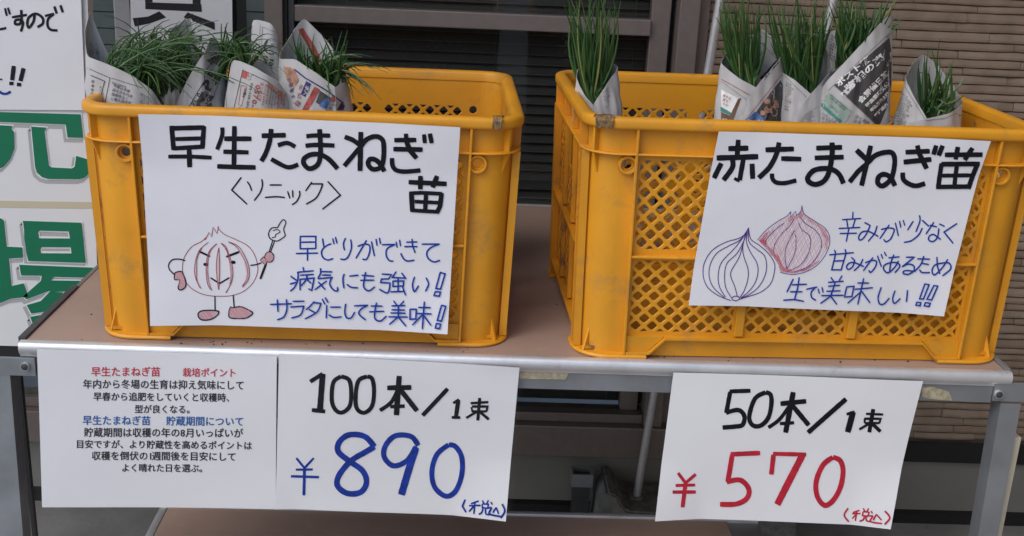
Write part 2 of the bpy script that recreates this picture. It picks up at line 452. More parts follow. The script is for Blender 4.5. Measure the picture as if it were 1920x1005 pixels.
# --- flag poles and their bases
def pole(label, q0, q1, yb, base_label):
    p0_ = atZ(*q0, GZ+.06); p0_ = atY(*q0, yb); p1_ = atY(*q1, yb); x0 = p0_.x-(p1_.x-p0_.x)/(p1_.z-p0_.z)*(p0_.z-GZ-.05); x1 = x0+(p1_.x-p0_.x)/(p1_.z-p0_.z)
    t = thing('pole', label, 'pole', (x0, yb, GZ+.05), 0, 'metal poles leaning at the house wall')
    b_ = bmesh.new(); h = 1.75; tube(b_, [(0, 0, 0), ((x1-x0)*h, 0, h)], .0080, 16); mesh_obj('tube', b_, alu, t, 40)
    b_ = bmesh.new(); tube(b_, [((x1-x0)*h*.999, 0, h), ((x1-x0)*h*1.01, 0, h+.015)], .0105, 12); mesh_obj('end_cap', b_, dark_steel, t, 40)
    b = thing('ground_weight', base_label, 'pole base', (x0, yb, GZ), 0, 'concrete pole bases')
    b_ = bmesh.new()    # block with a trough round the pole
    out = [(-.115, -.045), (.12, -.045), (.12, .05), (-.115, .05)]
    prof = [(-.085, 0.001), (-.08, .10), (-.066, .118), (-.046, .112), (-.036, .09), (-.024, .078), (.06, .074), (.066, .085), (.11, .09), (.115, .001)]
    extrude_poly(b_, prof, lambda u, v, d: (u, d, v), -.06, .06)
    bmesh.ops.recalc_face_normals(b_, faces=b_.faces)
    bmesh.ops.bevel(b_, geom=b_.edges[:], offset=.004, segments=2, affect='EDGES')
    mesh_obj('block', b_, block_mat, b, 40)
    b_ = bmesh.new(); tube(b_, [(0, 0, .060), (0, 0, .082)], .016, 14); mesh_obj('socket', b_, block_mat, b, 40)
pole('grey metal pole leaning between window jamb and right crate', (1204, 870), (1350, 2), .735, 'rough grey concrete base holding the pole nearest the window')
pole('grey metal pole behind the bunches in the right crate', (1395, 870), (1562, 0), .74, 'rough grey concrete base hidden behind the 570 price card')
pt_ = thing('socket_post', 'short grey square steel post with socket top beside the pole base', 'post', (.785, .745, GZ))
b_ = bmesh.new(); bx(b_, -.017, .017, -.014, .014, .001, .118); mesh_obj('post', b_, dark_steel, pt_)
b_ = bmesh.new()
for a in ((-.021, -.0175, -.018, .018), (.0175, .021, -.018, .018), (-.0174, .0174, -.018, -.0145), (-.0174, .0174, .0145, .018)): bx(b_, *a, .100, .128)
mesh_obj('socket', b_, galv, pt_)

# ================================================================== STAND
TW, TD = 1.2291, .741
st = thing('display_stand', 'folding display stand with brown board top and aluminium rails carrying both crates', 'stand', (TW/2, TD/2, GZ))
def tchild(name, bm, m, smooth=None, parent=None):
    bmesh.ops.translate(bm, verts=bm.verts, vec=(-TW/2, -TD/2, -GZ)); return mesh_obj(name, bm, m, parent or st, smooth)
tchild('board', box(.004, TW-.004, .007, TD-.012, -.016, 0, .0008), brown_board)
def rail(prof, x0, x1):   # profile (y,z) along x
    b_ = bmesh.new(); extrude_poly(b_, prof, lambda u, v, d: (d, u, v), x0, x1); bmesh.ops.recalc_face_normals(b_, faces=b_.faces); return b_
front = [(.0065, .0012), (.002, .0025), (-.0035, .0015), (-.0065, -.002), (-.0075, -.007), (-.006, -.012), (-.003, -.0145), (-.0028, -.017), (.004, -.017), (.0065, -.014)]
tchild('front_rail', rail(front, 0, TW), alu, 50)
tchild('apron', box(.018, TW-.02, -.001, .004, -.0405, -.0175, .0004), galv)
tchild('back_rail', rail([(TD-.0115, .0012), (TD-.006, .002), (TD, -.001), (TD, -.03), (TD-.0115, -.03)], 0, TW), alu, 40)
tchild('side_rail', box(-.006, .0035, .01, .205, -.012, .003, .001), dark_steel)
tchild('side_rail', box(-.003, .0035, .207, TD-.013, -.02, .0005, .001), bronze)
tchild('side_rail', box(TW-.0035, TW+.004, .01, TD-.013, -.02, .002, .001), galv)
for xa, xb, za, zb in ((-.045, .0175, -.0425, -.0185), (TW-.0195, TW+.05, -.037, -.0115)):
    pl = tchild('corner_bracket', box(xa, xb, -.0045, -.0015, za, zb, .0006), galv)
    xc = .006 if xa < 0 else TW-.014; zc = -.029 if xa < 0 else -.0265
    b_ = bmesh.new(); tube(b_, [(xc, -.004, zc), (xc, -.0085, zc)], .0052, 16); tchild('bolt', b_, alu, 40, pl)
    b_ = bmesh.new(); tube(b_, [(xc, -.0086, zc), (xc, -.0096, zc)], [.0046, .0028], 16); tchild('bolt_head', b_, dark_steel, 40, pl)
def leg(x, y, y2, w, m1, fold=1):
    b_ = bmesh.new(); z0, z1 = GZ+.012, -.040 if y < .3 else -.02
    for (a0, a1, c0, c1) in ((0, w, 0, .003), (0, .003, .0032, .026)) if fold > 0 else ((-w, 0, 0, .003), (-.003, 0, .0032, .026)):
        v = []
        for z_, yy in ((z0, y2), (z1, y)):
            for c in (c0, c1):
                for a in (a0, a1): v.append(b_.verts.new((x+a, yy+c, z_)))
        for q in ((0, 2, 3, 1), (4, 5, 7, 6), (0, 1, 5, 4), (2, 6, 7, 3), (0, 4, 6, 2), (1, 3, 7, 5)): b_.faces.new([v[i] for i in q])
    l = tchild('leg', b_, m1); tchild('foot_cap', box(x-(.004 if fold > 0 else w+.004), x+(w+.004 if fold > 0 else .004), y2-.004, y2+.03, GZ+.0005, GZ+.014, .002), black_rub, None, l)
leg(-.014, -.0042, -.03, .030, galv, -1)
leg(TW-.008, -.0042, -.03, .026, galv, 1)
leg(.03, TD-.03, TD-.03, .026, galv, 1); leg(TW-.02, TD-.03, TD-.03, .026, galv, -1)
tchild('leg_tube', box(-.0190, -.0142, .026, .034, GZ+.02, -.045), dark_steel)
cream = mat('cream_paint', (.52, .48, .38), .7, noise=(30, .1), wear=(50, (.30, .2, .05), .66, .8))
tchild('leg_board', box(TW+.0195, TW+.031, .002, .03, GZ+.02, -.09, .001), cream)
# rails between the legs, with old tape
def tapebit(parent, pts, Y, m, name='tape_residue'):
    p = [atY(*q, Y) for q in pts]; b_ = bmesh.new()
    a = [b_.verts.new(v) for v in p]; b = [b_.verts.new(v+Vector((0, .0006, 0))) for v in p]; n = len(p)
    b_.faces.new(a); b_.faces.new(b[::-1])
    for i in range(n): b_.faces.new((a[i], b[i], b[(i+1) % n], a[(i+1) % n]))
    return b_
tchild('tape_residue', tapebit(st, [(974, 689), (1012, 690), (1040, 693), (1072, 694), (1066, 700), (1060, 712), (1030, 711), (1000, 711), (974, 710)], -.0018, tape_dirty), tape_dirty)
tchild('tape_residue', tapebit(st, [(1729, 727), (1750, 725), (1780, 735), (1786, 751), (1760, 750), (1727, 745)], -.0022, tape_dirty), tape_dirty)
tchild('tape_residue', tapebit(st, [(1480, 699), (1540, 700), (1600, 704), (1660, 709), (1600, 711), (1500, 706)], -.0015, tape_dirty), tape_dirty)

# lower shelf (a second low table below)
LZ = -.36
a0 = atZ(312, 957, LZ); a1 = atZ(1362, 977, LZ)
ls = thing('low_table', 'low brown board table standing on the ground under the display stand', 'table', ((a0.x+a1.x)/2, .05, GZ))
def lchild(name, bm, m, smooth=None):
    bmesh.ops.translate(bm, verts=bm.verts, vec=(-(a0.x+a1.x)/2, -.05, -GZ)); return mesh_obj(name, bm, m, ls, smooth)
lchild('board', box(a0.x, a1.x, -.15, a0.y+.01, LZ-.016, LZ, .001), brown_board)
lchild('back_rail', box(a0.x-.012, a1.x+.05, a0.y+.0105, a0.y+.02, LZ-.02, LZ+.004, .003), alu, 40)
lchild('side_rail', box(a0.x-.012, a0.x-.0005, -.16, a0.y+.01, LZ-.022, LZ+.001, .002), alu, 40)
lchild('side_rail', box(a1.x+.0005, a1.x+.05, -.16, a0.y+.01, LZ-.022, LZ-.002, .002), galv, 40)
for x_ in (a0.x-.012, a1.x+.02):
    for y_ in (-.15, a0.y-.02):
        lchild('leg', box(x_, x_+.022, y_, y_+.022, GZ+.001, LZ-.0225, .002), dark_steel)

# ================================================================== CRATES
RR = .045
def cpath(L, W, parts):
    pass
def anchors(L, W, corners=(0, 1, 2, 3), ext=(0, 0), n=8, closed=True):
    """list of (anchor, dir) round the rounded rectangle, counter-clockwise from the front-right corner"""
    out = []
    C = [(L/2-RR, -W/2+RR, -90), (L/2-RR, W/2-RR, 0), (-L/2+RR, W/2-RR, 90), (-L/2+RR, -W/2+RR, 180)]
    for k in corners:
        cx, cy, a0 = C[k]
        if not closed:
            d = (cos(radians(a0)), sin(radians(a0))); e = ext[0] if k in (0, 2) else ext[1]
            out.append(((cx+d[1]*e, cy-d[0]*e), d))
        for i in range(n+1):
            t = radians(a0+90*i/n); out.append(((cx, cy), (cos(t), sin(t))))
        if not closed:
            d = (cos(radians(a0+90)), sin(radians(a0+90))); e = ext[1] if k in (0, 2) else ext[0]
            out.append(((cx-d[1]*e, cy+d[0]*e), d))
    return out
def sweep(bm, path, prof, closed):
    rings = []
    for (ax, ay), (dx, dy) in path:
        rings.append([bm.verts.new((ax+(RR-d)*dx, ay+(RR-d)*dy, z)) for d, z in prof])
    n = len(prof); m = len(rings)
    for i in range(m if closed else m-1):
        a, b = rings[i], rings[(i+1) % m]
        for k in range(n): bm.faces.new((a[k], b[k], b[(k+1) % n], a[(k+1) % n]))
    if not closed: bm.faces.new(rings[0][::-1]); bm.faces.new(rings[-1])
def clip(poly, x0, x1, z0, z1):
    for ax, lim, sg in ((0, x0, 1), (0, x1, -1), (1, z0, 1), (1, z1, -1)):
        out = []
        for i in range(len(poly)):
            a, b = poly[i], poly[(i+1) % len(poly)]
            da, db = (a[ax]-lim)*sg, (b[ax]-lim)*sg
            if da >= 0: out.append(a)
            if (da > 0 > db) or (da < 0 < db):
                t = da/(da-db); out.append((a[0]+(b[0]-a[0])*t, a[1]+(b[1]-a[1])*t))
        poly = out
        if len(poly) < 3: return []
    r = []
    for p in poly:
        if not r or math.hypot(p[0]-r[-1][0], p[1]-r[-1][1]) > 1e-5: r.append(p)
    if len(r) > 1 and math.hypot(r[0][0]-r[-1][0], r[0][1]-r[-1][1]) < 1e-5: r.pop()
    return r if len(r) > 2 else []
def area(p): return abs(sum(p[i][0]*p[(i+1) % len(p)][1]-p[(i+1) % len(p)][0]*p[i][1] for i in range(len(p))))/2
def holed(bm, outer, inner, fn, th, ch=.0008):
    """plate piece with one hole, chamfered on both faces"""
    cx = sum(p[0] for p in inner)/len(inner); cz = sum(p[1] for p in inner)/len(inner)
    big = [(cx+(p[0]-cx)*1.13, cz+(p[1]-cz)*1.13) for p in inner]
    for d, rev in ((0, 0), (th, 1)):
        pts = [Vector((*p, 0)) for p in outer]; hp = [Vector((*p, 0)) for p in big]
        flat = [bm.verts.new(fn(p[0], p[1], d)) for p in outer+big]
        for t in tessellate_polygon([pts, hp]):
            try: bm.faces.new([flat[i] for i in (t[::-1] if rev else t)])
            except ValueError: pass
        if d == 0: A = flat[len(outer):]
        else: B = flat[len(outer):]
    m1 = [bm.verts.new(fn(p[0], p[1], ch)) for p in inner]; m2 = [bm.verts.new(fn(p[0], p[1], th-ch)) for p in inner]; n = len(inner)
    for a, b in ((A, m1), (m1, m2), (m2, B)):
        for i in range(n): bm.faces.new((a[i], a[(i+1) % n], b[(i+1) % n], b[i]))
def lattice(bm, x0, x1, z0, z1, fn, th, p=.0205, q=.0205, strut=.0045):
    nx = max(2, round((x1-x0)/(p/2))); nz = max(2, round((z1-z0)/(q/2)))
    hx = (x1-x0)/nx; hz = (z1-z0)/nz; s = 1-strut/(.7071*(hx+hz))
    for i in range(nx+1):
        for j in range(nz+1):
            if (i+j) % 2: continue
            cx, cz = x0+i*hx, z0+j*hz
            outer = clip([(cx-hx, cz), (cx, cz-hz), (cx+hx, cz), (cx, cz+hz)], x0, x1, z0, z1)
            if not outer: continue
            e = .16   # rounded tips
            D = [(-1, 0), (0, -1), (1, 0), (0, 1)]; inn = []
            for k in range(4):
                a, b, c = D[k-1], D[k], D[(k+1) % 4]
                inn.append((b[0]+(a[0]-b[0])*e, b[1]+(a[1]-b[1])*e)); inn.append((b[0]+(c[0]-b[0])*e, b[1]+(c[1]-b[1])*e))
            inner = clip([(cx+a*hx*s, cz+b*hz*s) for a, b in inn], x0+.0022, x1-.0022, z0+.0022, z1-.0022)
            if inner and area(inner) > 1.2e-5: holed(bm, outer, inner, fn, th)
            else: extrude_poly(bm, outer, fn, 0, th)
DB = .0115    # recess of the wall behind the rim
def wall_set(L, W, H, t, side, mtl):
    """one side wall: plate, lattices, ribs. side = ('x', sign) for the long walls, ('y', sign) for the ends"""
    long_ = side[0] == 'x'; half = (L if long_ else W)/2; dep = (W if long_ else L)/2; sg = side[1]
    ro = .064 if long_ else .052
    xc = half-ro
    def fn(u, v, d, base=DB):
        k = dep-base-d
        return (u*(-sg), sg*k, v) if long_ else (sg*k, u*sg, v)
    fr = lambda u, v, d: fn(u, v, -d)       # outward
    th = .0032; zt = H-.0138
    ribz = H-.044; Z = [(.030, .128), (.138, ribz-.006)]
    npan = 3 if long_ else 3
    bm = bmesh.new()
    def rect(u0, u1, v0, v1): extrude_poly(bm, [(u0, v0), (u1, v0), (u1, v1), (u0, v1)], fn, 0, th)
    rect(-xc, xc, 0, Z[0][0]); rect(-xc, xc, Z[0][1], Z[1][0]); 
    rect(-xc, xc, Z[1][1], zt)
    edges = [-xc+2*xc*i/npan for i in range(npan+1)]; g = .006
    for zi, (za, zb) in enumerate(Z):
        u = -xc
        for i in range(npan):
            a = edges[i]+(g if i else .004); b = edges[i+1]-(g if i < npan-1 else .004)
            rect(u, a, za, zb)
            if not long_ and zi == 1 and i == 1:      # hand hole
                c = (za+zb)/2+.012
                lattice_box = (a, b, za, c-.016)
                lattice(bm, a, b, za, c-.022, fn, th); rect(a, b, c-.022, c-.014)
                rect(a, b, zb-.006, zb)
            else: lattice(bm, a, b, za, zb, fn, th)
            u = b
        rect(u, xc, za, zb)
    # plate between rib and corner, with a round hole
    for s in (-1, 1):
        a, b = sorted((s*xc, s*(half-RR)))
        if b-a > .012:
            c = (a+b)/2; hz = ribz-.0135; zz = hz-.012, hz+.012
            for v0, v1 in ((0, zz[0]), (zz[1], zt)): rect(a, b, v0, v1)
            holed(bm, [(a, zz[0]), (b, zz[0]), (b, zz[1]), (a, zz[1])], [(c+.0056*cos(k*pi/6), hz+.0056*sin(k*pi/6)) for k in range(12)], fn, th)
        else: rect(a, b, 0, zt)
    bmesh.ops.recalc_face_normals(bm, faces=bm.faces)
    mesh_obj('lattice_wall' , bm, mtl, t)
    pr = DB-.0015
    def ribo(name, polys):
        b2 = bmesh.new()
        for (u0, u1, v0, v1, o) in polys: extrude_poly(b2, [(u0, v0), (u1, v0), (u1, v1), (u0, v1)], fr, 0, o)
        bmesh.ops.recalc_face_normals(b2, faces=b2.faces)
        bmesh.ops.bevel(b2, geom=b2.edges[:], offset=.0006, segments=1, affect='EDGES'); mesh_obj(name, b2, mtl, t)
    for s in (-1, 1): ribo('rib', [(s*xc-.0016, s*xc+.0016, .0045, zt, pr)])
    for i in range(1, npan): ribo('rib', [(edges[i]-.0055, edges[i]+.0055, .0295, .1285, pr-.004), (edges[i]-.0055, edges[i]+.0055, .1355, ribz-.002, pr-.004), (edges[i]-.0016, edges[i]+.0016, ribz+.0014, zt, pr-.002)])
    ribo('rib', [(-xc+.0017, xc-.0017, .1305, .1335, pr-.0005)])
    # foot rail: raised contour between the feet
    if long_:
        b2 = bmesh.new(); e = xc-.002; pts = [(-e, .0045), (-e+.03, .0045), (-e+.050, .0245), (e-.050, .0245), (e-.03, .0045), (e, .0045)]; w = .0028
        for (a, b), (c, d) in zip(pts, pts[1:]):
            extrude_poly(b2, [(a, b), (c, d), (c, d+w), (a, b+w)], fr, 0, pr)
        extrude_poly(b2, [(-e, .0075), (-e+.029, .0075), (-e+.049, .0275), (-e, .0275)], fr, 0, .005)
        extrude_poly(b2, [(e, .0075), (e-.029, .0075), (e-.049, .0275), (e, .0275)], fr, 0, .005)
    else:
        b2 = bmesh.new(); extrude_poly(b2, [(-xc, .025), (xc, .025), (xc, .0275), (-xc, .0275)], fr, 0, pr)
    bmesh.ops.recalc_face_normals(b2, faces=b2.faces); mesh_obj('foot_rail', b2, mtl, t)
    if long_:
        for s in (-1, 1):
            c = (xc+half-RR)/2*s; b2 = bmesh.new(); r1, r2 = .0098, .0022; hz = ribz-.0135
            for k in range(20):
                for m_ in range(6): pass
            ring = [[fr(c+(r1+r2*cos(m_*pi/3))*cos(k*pi/10), hz+(r1+r2*cos(m_*pi/3))*sin(k*pi/10), .003+.0035*sin(m_*pi/3)) for m_ in range(6)] for k in range(20)]
            vv = [[b2.verts.new(p) for p in r] for r in ring]
            for k in range(20):
                for m_ in range(6): b2.faces.new((vv[k][m_], vv[(k+1) % 20][m_], vv[(k+1) % 20][(m_+1) % 6], vv[k][(m_+1) % 6]))
            bmesh.ops.recalc_face_normals(b2, faces=b2.faces); mesh_obj('ring', b2, mtl, t, 60)
def make_crate(name, label, L, W, H, loc, rz):
    t = thing(name, label, 'crate', loc, rz, 'yellow plastic harvest crates on the stand')
    full = anchors(L, W)
    bm = bmesh.new()
    sweep(bm, full, [(.0125, H-.0140), (.002, H-.0140), (.0004, H-.0128), (0, H-.0105), (0, H-.005), (.0012, H-.002), (.004, H-.0003), (.011, H), (.0145, H-.0012), (.0160, H-.004), (.0160, H-.0140)], True)
    bmesh.ops.recalc_face_normals(bm, faces=bm.faces); mesh_obj('rim', bm, yellow, t, 50)
    bm = bmesh.new(); z = H-.044
    sweep(bm, full, [(DB+.0002, z-.0014), (.0026, z-.0014), (.0012, z), (.0026, z+.0014), (DB+.0002, z+.0014)], True)
    bmesh.ops.recalc_face_normals(bm, faces=bm.faces); mesh_obj('band_rib', bm, yellow, t, 40)
    for k in range(4):
        bm = bmesh.new(); a = anchors(L, W, (k,), (0, .0), 10, False)
        sweep(bm, a[1:-1], [(DB, 0), (DB, H-.0141), (DB+.0032, H-.0141), (DB+.0032, 0)], False)
        bmesh.ops.recalc_face_normals(bm, faces=bm.faces); cp = mesh_obj('corner_post', bm, yellow, t, 40)
        # foot flange and gussets
        bm = bmesh.new(); a = anchors(L, W, (k,), (.0475, .02), 10, False)
        sweep(bm, a, [(-.0005, 0), (-.001, .002), (.001, .0042), (DB+.0002, .0044), (DB+.0002, 0)], False)
        bmesh.ops.recalc_face_normals(bm, faces=bm.faces); mesh_obj('foot', bm, yellow, t, 40)
        cx, cy = a[3][0]
        a0_ = (-90, 0, 90, 180)[k]
        for da in (38, 52) if False else (42,):
            T = radians(a0_+da); d = Vector((cos(T), sin(T), 0)); s = Vector((-sin(T), cos(T), 0))*.0014
            c = Vector((cx, cy, 0)); r0 = RR-DB-.001
            for prof in ([(r0, .0045), (RR-.002, .0045), (r0, .034)], [(r0, H-.0425), (RR-.003, H-.0425), (RR-.003, H-.0145), (r0, H-.0145)], [(r0, H-.0456), (RR-.003, H-.0456), (r0, H-.074)]):
                bm = bmesh.new(); A = [bm.verts.new(c+d*r+s+Vector((0, 0, z_))) for r, z_ in prof]; B = [bm.verts.new(c+d*r-s+Vector((0, 0, z_))) for r, z_ in prof]
                bm.faces.new(A); bm.faces.new(B[::-1])
                for i in range(len(A)): bm.faces.new((A[i], B[i], B[(i+1) % len(A)], A[(i+1) % len(A)]))
                bmesh.ops.recalc_face_normals(bm, faces=bm.faces); mesh_obj('gusset', bm, yellow, t)
        # upright fins where the corner meets the end wall
        bm = bmesh.new(); sy = -1 if k in (0, 3) else 1; sx = 1 if k in (0, 1) else -1
        bx(bm, sx*(L/2-DB)-(.0 if sx > 0 else .0095), sx*(L/2-DB)+(.0095 if sx > 0 else 0), sy*(W/2-.032)-.0015, sy*(W/2-.032)+.0015, .005, H-.0456)
        mesh_obj('fin', bm, yellow, t)
    for sd in (('x', -1), ('x', 1)): wall_set(L, W, H, t, sd, yellow)
    for sd in (('y', -1), ('y', 1)): wall_set(L, W, H, t, sd, dirty_yellow)
    bm = bmesh.new(); bx(bm, -L/2+.016, L/2-.016, -W/2+.016, W/2-.016, .006, .010); mesh_obj('floor', bm, dirty_yellow, t)
    return t
CW = .3815
C1 = dict(L=.527, H=.292, x=.3415, y=.0186, r=.021, k=.009)
C2 = dict(L=.5690, H=.3027, x=.9555, y=.011, r=.040, k=.006)
def place(c): return (c['x']-sin(c['r'])*CW/2, c['y']+cos(c['r'])*CW/2, .0012)
for lb, c in (('left yellow plastic crate holding drooping seedlings behind the sign with the onion face', C1),
              ('right yellow plastic crate of upright seedling bunches with lattice showing round its sign', C2)):
    c['o'] = make_crate('harvest_crate', lb, c['L'], CW, c['H'], place(c), c['r'])
    for ch in c['o'].children:      # the box narrows a little towards its base
        for v in ch.data.vertices:
            q = 1-v.co.z/c['H']
            v.co.x *= 1-c['k']*q/(c['L']/2); v.co.y *= 1-c['k']*.6*q/(CW/2)
def rimtape(c, u0, u1, px):   # scrap of dirty tape wrapped over a crate rim
    bm = bmesh.new(); H = c['H']; n = 8; prof = [(-.0008, H-.013), (-.0012, H-.004), (.001, H-.0008), (.004, H+.0012), (.014, H+.0010), (.0172, H-.006)]
    rr = random.Random(int(u0*999)); rows = []
    for i in range(n+1):
        u = u0+(u1-u0)*i/n
        rows.append([bm.verts.new((u+rr.uniform(-.0015, .0015), -CW/2+d+rr.uniform(-.0006, .0002), z+rr.uniform(0, .001))) for d, z in prof])
    for a, b in zip(rows, rows[1:]):
        for k in range(len(prof)-1): bm.faces.new((a[k], b[k], b[k+1], a[k+1]))
    bmesh.ops.solidify(bm, geom=bm.faces[:], thickness=.0004)
    mesh_obj('tape_scrap', bm, film_tape, c['o'])
rimtape(C1, C1['L']/2-.040, C1['L']/2-.028, 0); rimtape(C2, -C2['L']/2+.012, -C2['L']/2+.034, 0); rimtape(C2, C2['L']/2-.030, C2['L']/2-.006, 0)

# ================================================================== SIGNS
A = lambda *a: parse(*a)
# ---- sign on left crate
def crate_sheet(c, off, **k):
    ex = Vector((cos(c['r']), sin(c['r']), 0)); nrm = Vector((sin(c['r']), -cos(c['r']), 0))
    O = Vector((c['x'], c['y'], 0))+nrm*off
    return Sheet(O, ex, (0, 0, 1), **k), O
def sign_thing(name, label, cat, sh, corners, m, rz=0., group=None, **k):
    ps = [sh.pt(*sh.uv(*q)) for q in corners]; base = (ps[2]+ps[3])/2
    t = thing(name, label, cat, base, 0, group)
    return t, base
def reloc(objs, base):
    for o in objs:
        o.data.transform(Matrix.Translation(-base))
sh1, _ = crate_sheet(C1, .0038, wave=.0009, ph=.5)
cn = [(262, 212), (863, 236), (839, 622), (285, 606)]
t1, b1 = sign_thing('crate_sign', 'white handwritten sign with a smiling onion doodle taped to the left crate', 'sign', sh1, cn, paper)
sh1.curl = .7; sh1.cu, sh1.cv = sh1.uv(560, 415)
L1 = [sh1.sheet('paper', cn, paper, t1)]
title = parse('''l 105,60 125,335; l 82,90 468,86; l 462,70 445,322; l44 145,212 435,208; l46 120,318 465,300; l52 298,330 303,532; l42 65,410 300,410 550,425;
c44 668,85 665,180 610,335; l 690,212 998,212; l 805,70 800,520; l46 680,358 965,365; l 612,522 830,530 1045,534;
l50 1112,178 1385,170; c50 1220,100 1205,230 1160,370 1108,465; c46 1295,285 1400,258 1492,300; c46 1220,440 1370,520 1440,530 1525,500''', 305, 225, 6, 50)
title += parse('''c44 85,120 180,110 350,112; c46 75,225 200,215 398,222; c50 232,40 240,160 240,340 205,440 120,480 60,430 60,370 130,325 230,322 330,370 432,480;
l52 690,70 680,505; c48 510,125 600,160 690,225; l48 690,230 505,450; c50 690,230 760,150 860,120 930,160 945,260 935,400 900,470 820,485 770,430 790,375 850,380 905,430 950,510;
l48 1060,160 1305,155; l50 1050,260 1375,263; l46 1190,85 1195,180; l52 1195,170 1230,270 1308,362; c46 1035,360 1040,440 1080,495 1180,512 1350,498; l42 1390,90 1400,190; l46 1455,80 1475,190;
l48 1218,630 1640,650; l50 1350,560 1348,710; l50 1535,560 1485,690; l50 1248,735 1260,960; l40 1225,755 1350,748 1590,760; l48 1585,750 1565,900 1530,975; l38 1285,845 1560,860; l44 1412,760 1400,960; l40 1245,942 1540,960''', 560, 235, 5.913, 48)
L1.append(sh1.write('lettering', title, ink, t1))
L1.append(sh1.write('lettering', parse('''l 255,25 115,210 340,420; c 350,90 385,140 412,215; c 567,55 575,140 540,250 455,365; l 690,135 858,135; c 620,322 780,312 905,322;
l 955,235 985,330; l 1028,220 1032,315; c 1132,230 1135,290 1090,380 1025,430; l 1315,95 1225,220; l 1310,118 1480,118; c 1480,118 1440,230 1370,340 1235,420; l 1560,85 1745,290 1480,495''', 420, 330, 8, 21), ink, t1, rnd=True))
blue1 = parse('''l 345,45 345,170; l 345,45 505,45 505,165; l 345,105 505,102; l 345,172 505,168; l 420,172 420,288; l 305,220 525,215;
l 575,70 588,150; c 660,120 600,150 565,200 580,260 630,285 680,272; l 680,70 692,120; l 708,55 722,112; c 810,65 790,120 800,182; c 865,80 872,160 840,250 800,280 762,275;
c 940,145 1000,125 1055,135 1060,200 1030,275 990,278; l 1025,88 920,265; l 1078,100 1108,242; l 1125,75 1135,135; l 1160,65 1170,118;
l 1190,130 1318,128; c 1315,130 1240,170 1230,240 1260,290 1298,298; l 1332,105 1340,155; l 1368,85 1375,140;
l 1440,105 1545,102; l 1420,150 1545,150; l 1495,75 1500,140 1525,210; c 1380,222 1410,275 1450,298 1515,290; l 1600,125 1775,125; c 1775,125 1690,160 1648,210 1660,270 1720,308 1778,292;
l 375,362 385,400; l 318,410 480,395; c 325,410 320,490 290,560 248,600; l 250,452 305,490; l 245,530 305,512; l 350,440 480,432; l 345,480 345,588; l 345,482 490,468 465,595 435,580; c 415,440 410,480 360,545; l 412,480 455,520;
c 555,372 555,420 530,465; l 560,402 670,405; l 575,438 660,438; l 530,475 678,462; c 668,465 650,530 690,590 730,598 730,565; l 615,500 500,585; l 535,510 600,582;
c 798,430 785,480 795,568; l 855,448 940,440; c 830,535 870,562 935,568; c 1018,412 1005,480 1000,560 1050,600 1110,560; l 982,440 1100,450; l 968,492 1102,490;
l 1188,428 1285,435 1255,478 1182,480 1172,515 1270,520; c 1270,520 1260,590 1235,622 1162,585; l 1330,408 1290,465; l 1300,465 1425,470; l 1390,420 1430,475; l 1300,500 1300,555 1405,550 1410,500 1300,500; l 1352,470 1352,605; l 1275,610 1405,605; l 1400,565 1428,640;
c 1520,462 1500,540 1520,605 1560,550; c 1640,470 1665,530 1635,600; l 1785,415 1835,430 1788,580 1740,575 1785,415; l 1735,605 1788,610 1775,650 1720,645 1735,605''', 500, 435, 5.486, 15)
blue1 += parse('''l 42,355 258,347; l 112,308 118,425; c 205,305 210,400 180,480 115,512; l 275,322 385,320; l 250,380 385,370; c 385,370 350,460 260,492;
c 490,325 450,370 410,405; l 480,335 560,340; c 560,340 520,430 400,500; l 440,405 495,435; l 575,300 600,348; l 605,285 632,330; l 620,365 615,490; l 660,380 760,380; c 645,460 690,485 768,480;
c 815,350 805,430 825,490 870,490 905,435; l 905,368 1040,362; c 1040,362 975,400 950,450 1015,510; c 1130,340 1115,420 1115,500 1170,525 1230,475; l 1075,370 1188,372; l 1060,430 1205,425;
l 1308,320 1340,360; l 1410,320 1375,358; l 1288,368 1420,362; l 1355,365 1355,470; l 1290,408 1418,408; l 1278,440 1425,440; l 1258,480 1448,478; l 1355,478 1265,555; l 1355,480 1432,568;
l 1475,400 1475,500 1535,495 1540,398 1475,400; l 1565,380 1682,380; l 1550,440 1692,442; l 1622,325 1602,590; l 1605,450 1502,555; l 1610,450 1688,552;
l 1798,355 1842,365 1798,510 1755,505 1798,355; l 1745,535 1790,540 1778,585 1735,580 1745,535''', 500, 505, 5.486, 15)
L1.append(sh1.write('lettering', blue1, pen_blue, t1, rnd=True))
D0 = (310, 405, 5.025)
brown = parse('''c 390,195 340,240 260,280 200,350 165,440 170,560 220,650 300,710 400,745 520,755 640,745 750,700 830,620 870,520 860,420 820,330 760,270 660,220 560,175 500,120 498,100; l 500,100 488,165 450,105 437,195 412,155 375,225;
c 405,248 330,310 290,400 275,520 300,620 340,680; c 345,300 300,400 295,520 300,600 325,670; c 485,262 430,320 405,400 400,520 410,620 440,700; c 478,264 415,330 390,420 385,540 400,640 425,690;
c 503,300 485,400 482,520 500,690; c 504,300 510,400 512,520 505,690; c 525,255 570,290 600,370 632,480 630,600 575,720; c 530,262 575,320 602,420 618,520 612,640 570,720;
c 595,242 680,280 740,360 788,480 785,590 730,668; c 600,248 670,290 720,370 768,470 770,580 725,660''', *D0, 7)
L1.append(sh1.write('doodle_outline', brown, pen_brown, t1, rnd=True))
shoeL = [(505, 895), (440, 885), (340, 890), (312, 925), (345, 970), (430, 970), (495, 930), (505, 895)]
shoeR = [(615, 855), (600, 905), (610, 955), (700, 962), (770, 955), (825, 912), (780, 880), (710, 852), (640, 862), (615, 855)]
glL = [(95, 530), (150, 520), (175, 560), (195, 620), (190, 665), (150, 690), (125, 670), (140, 600), (90, 590), (95, 530)]
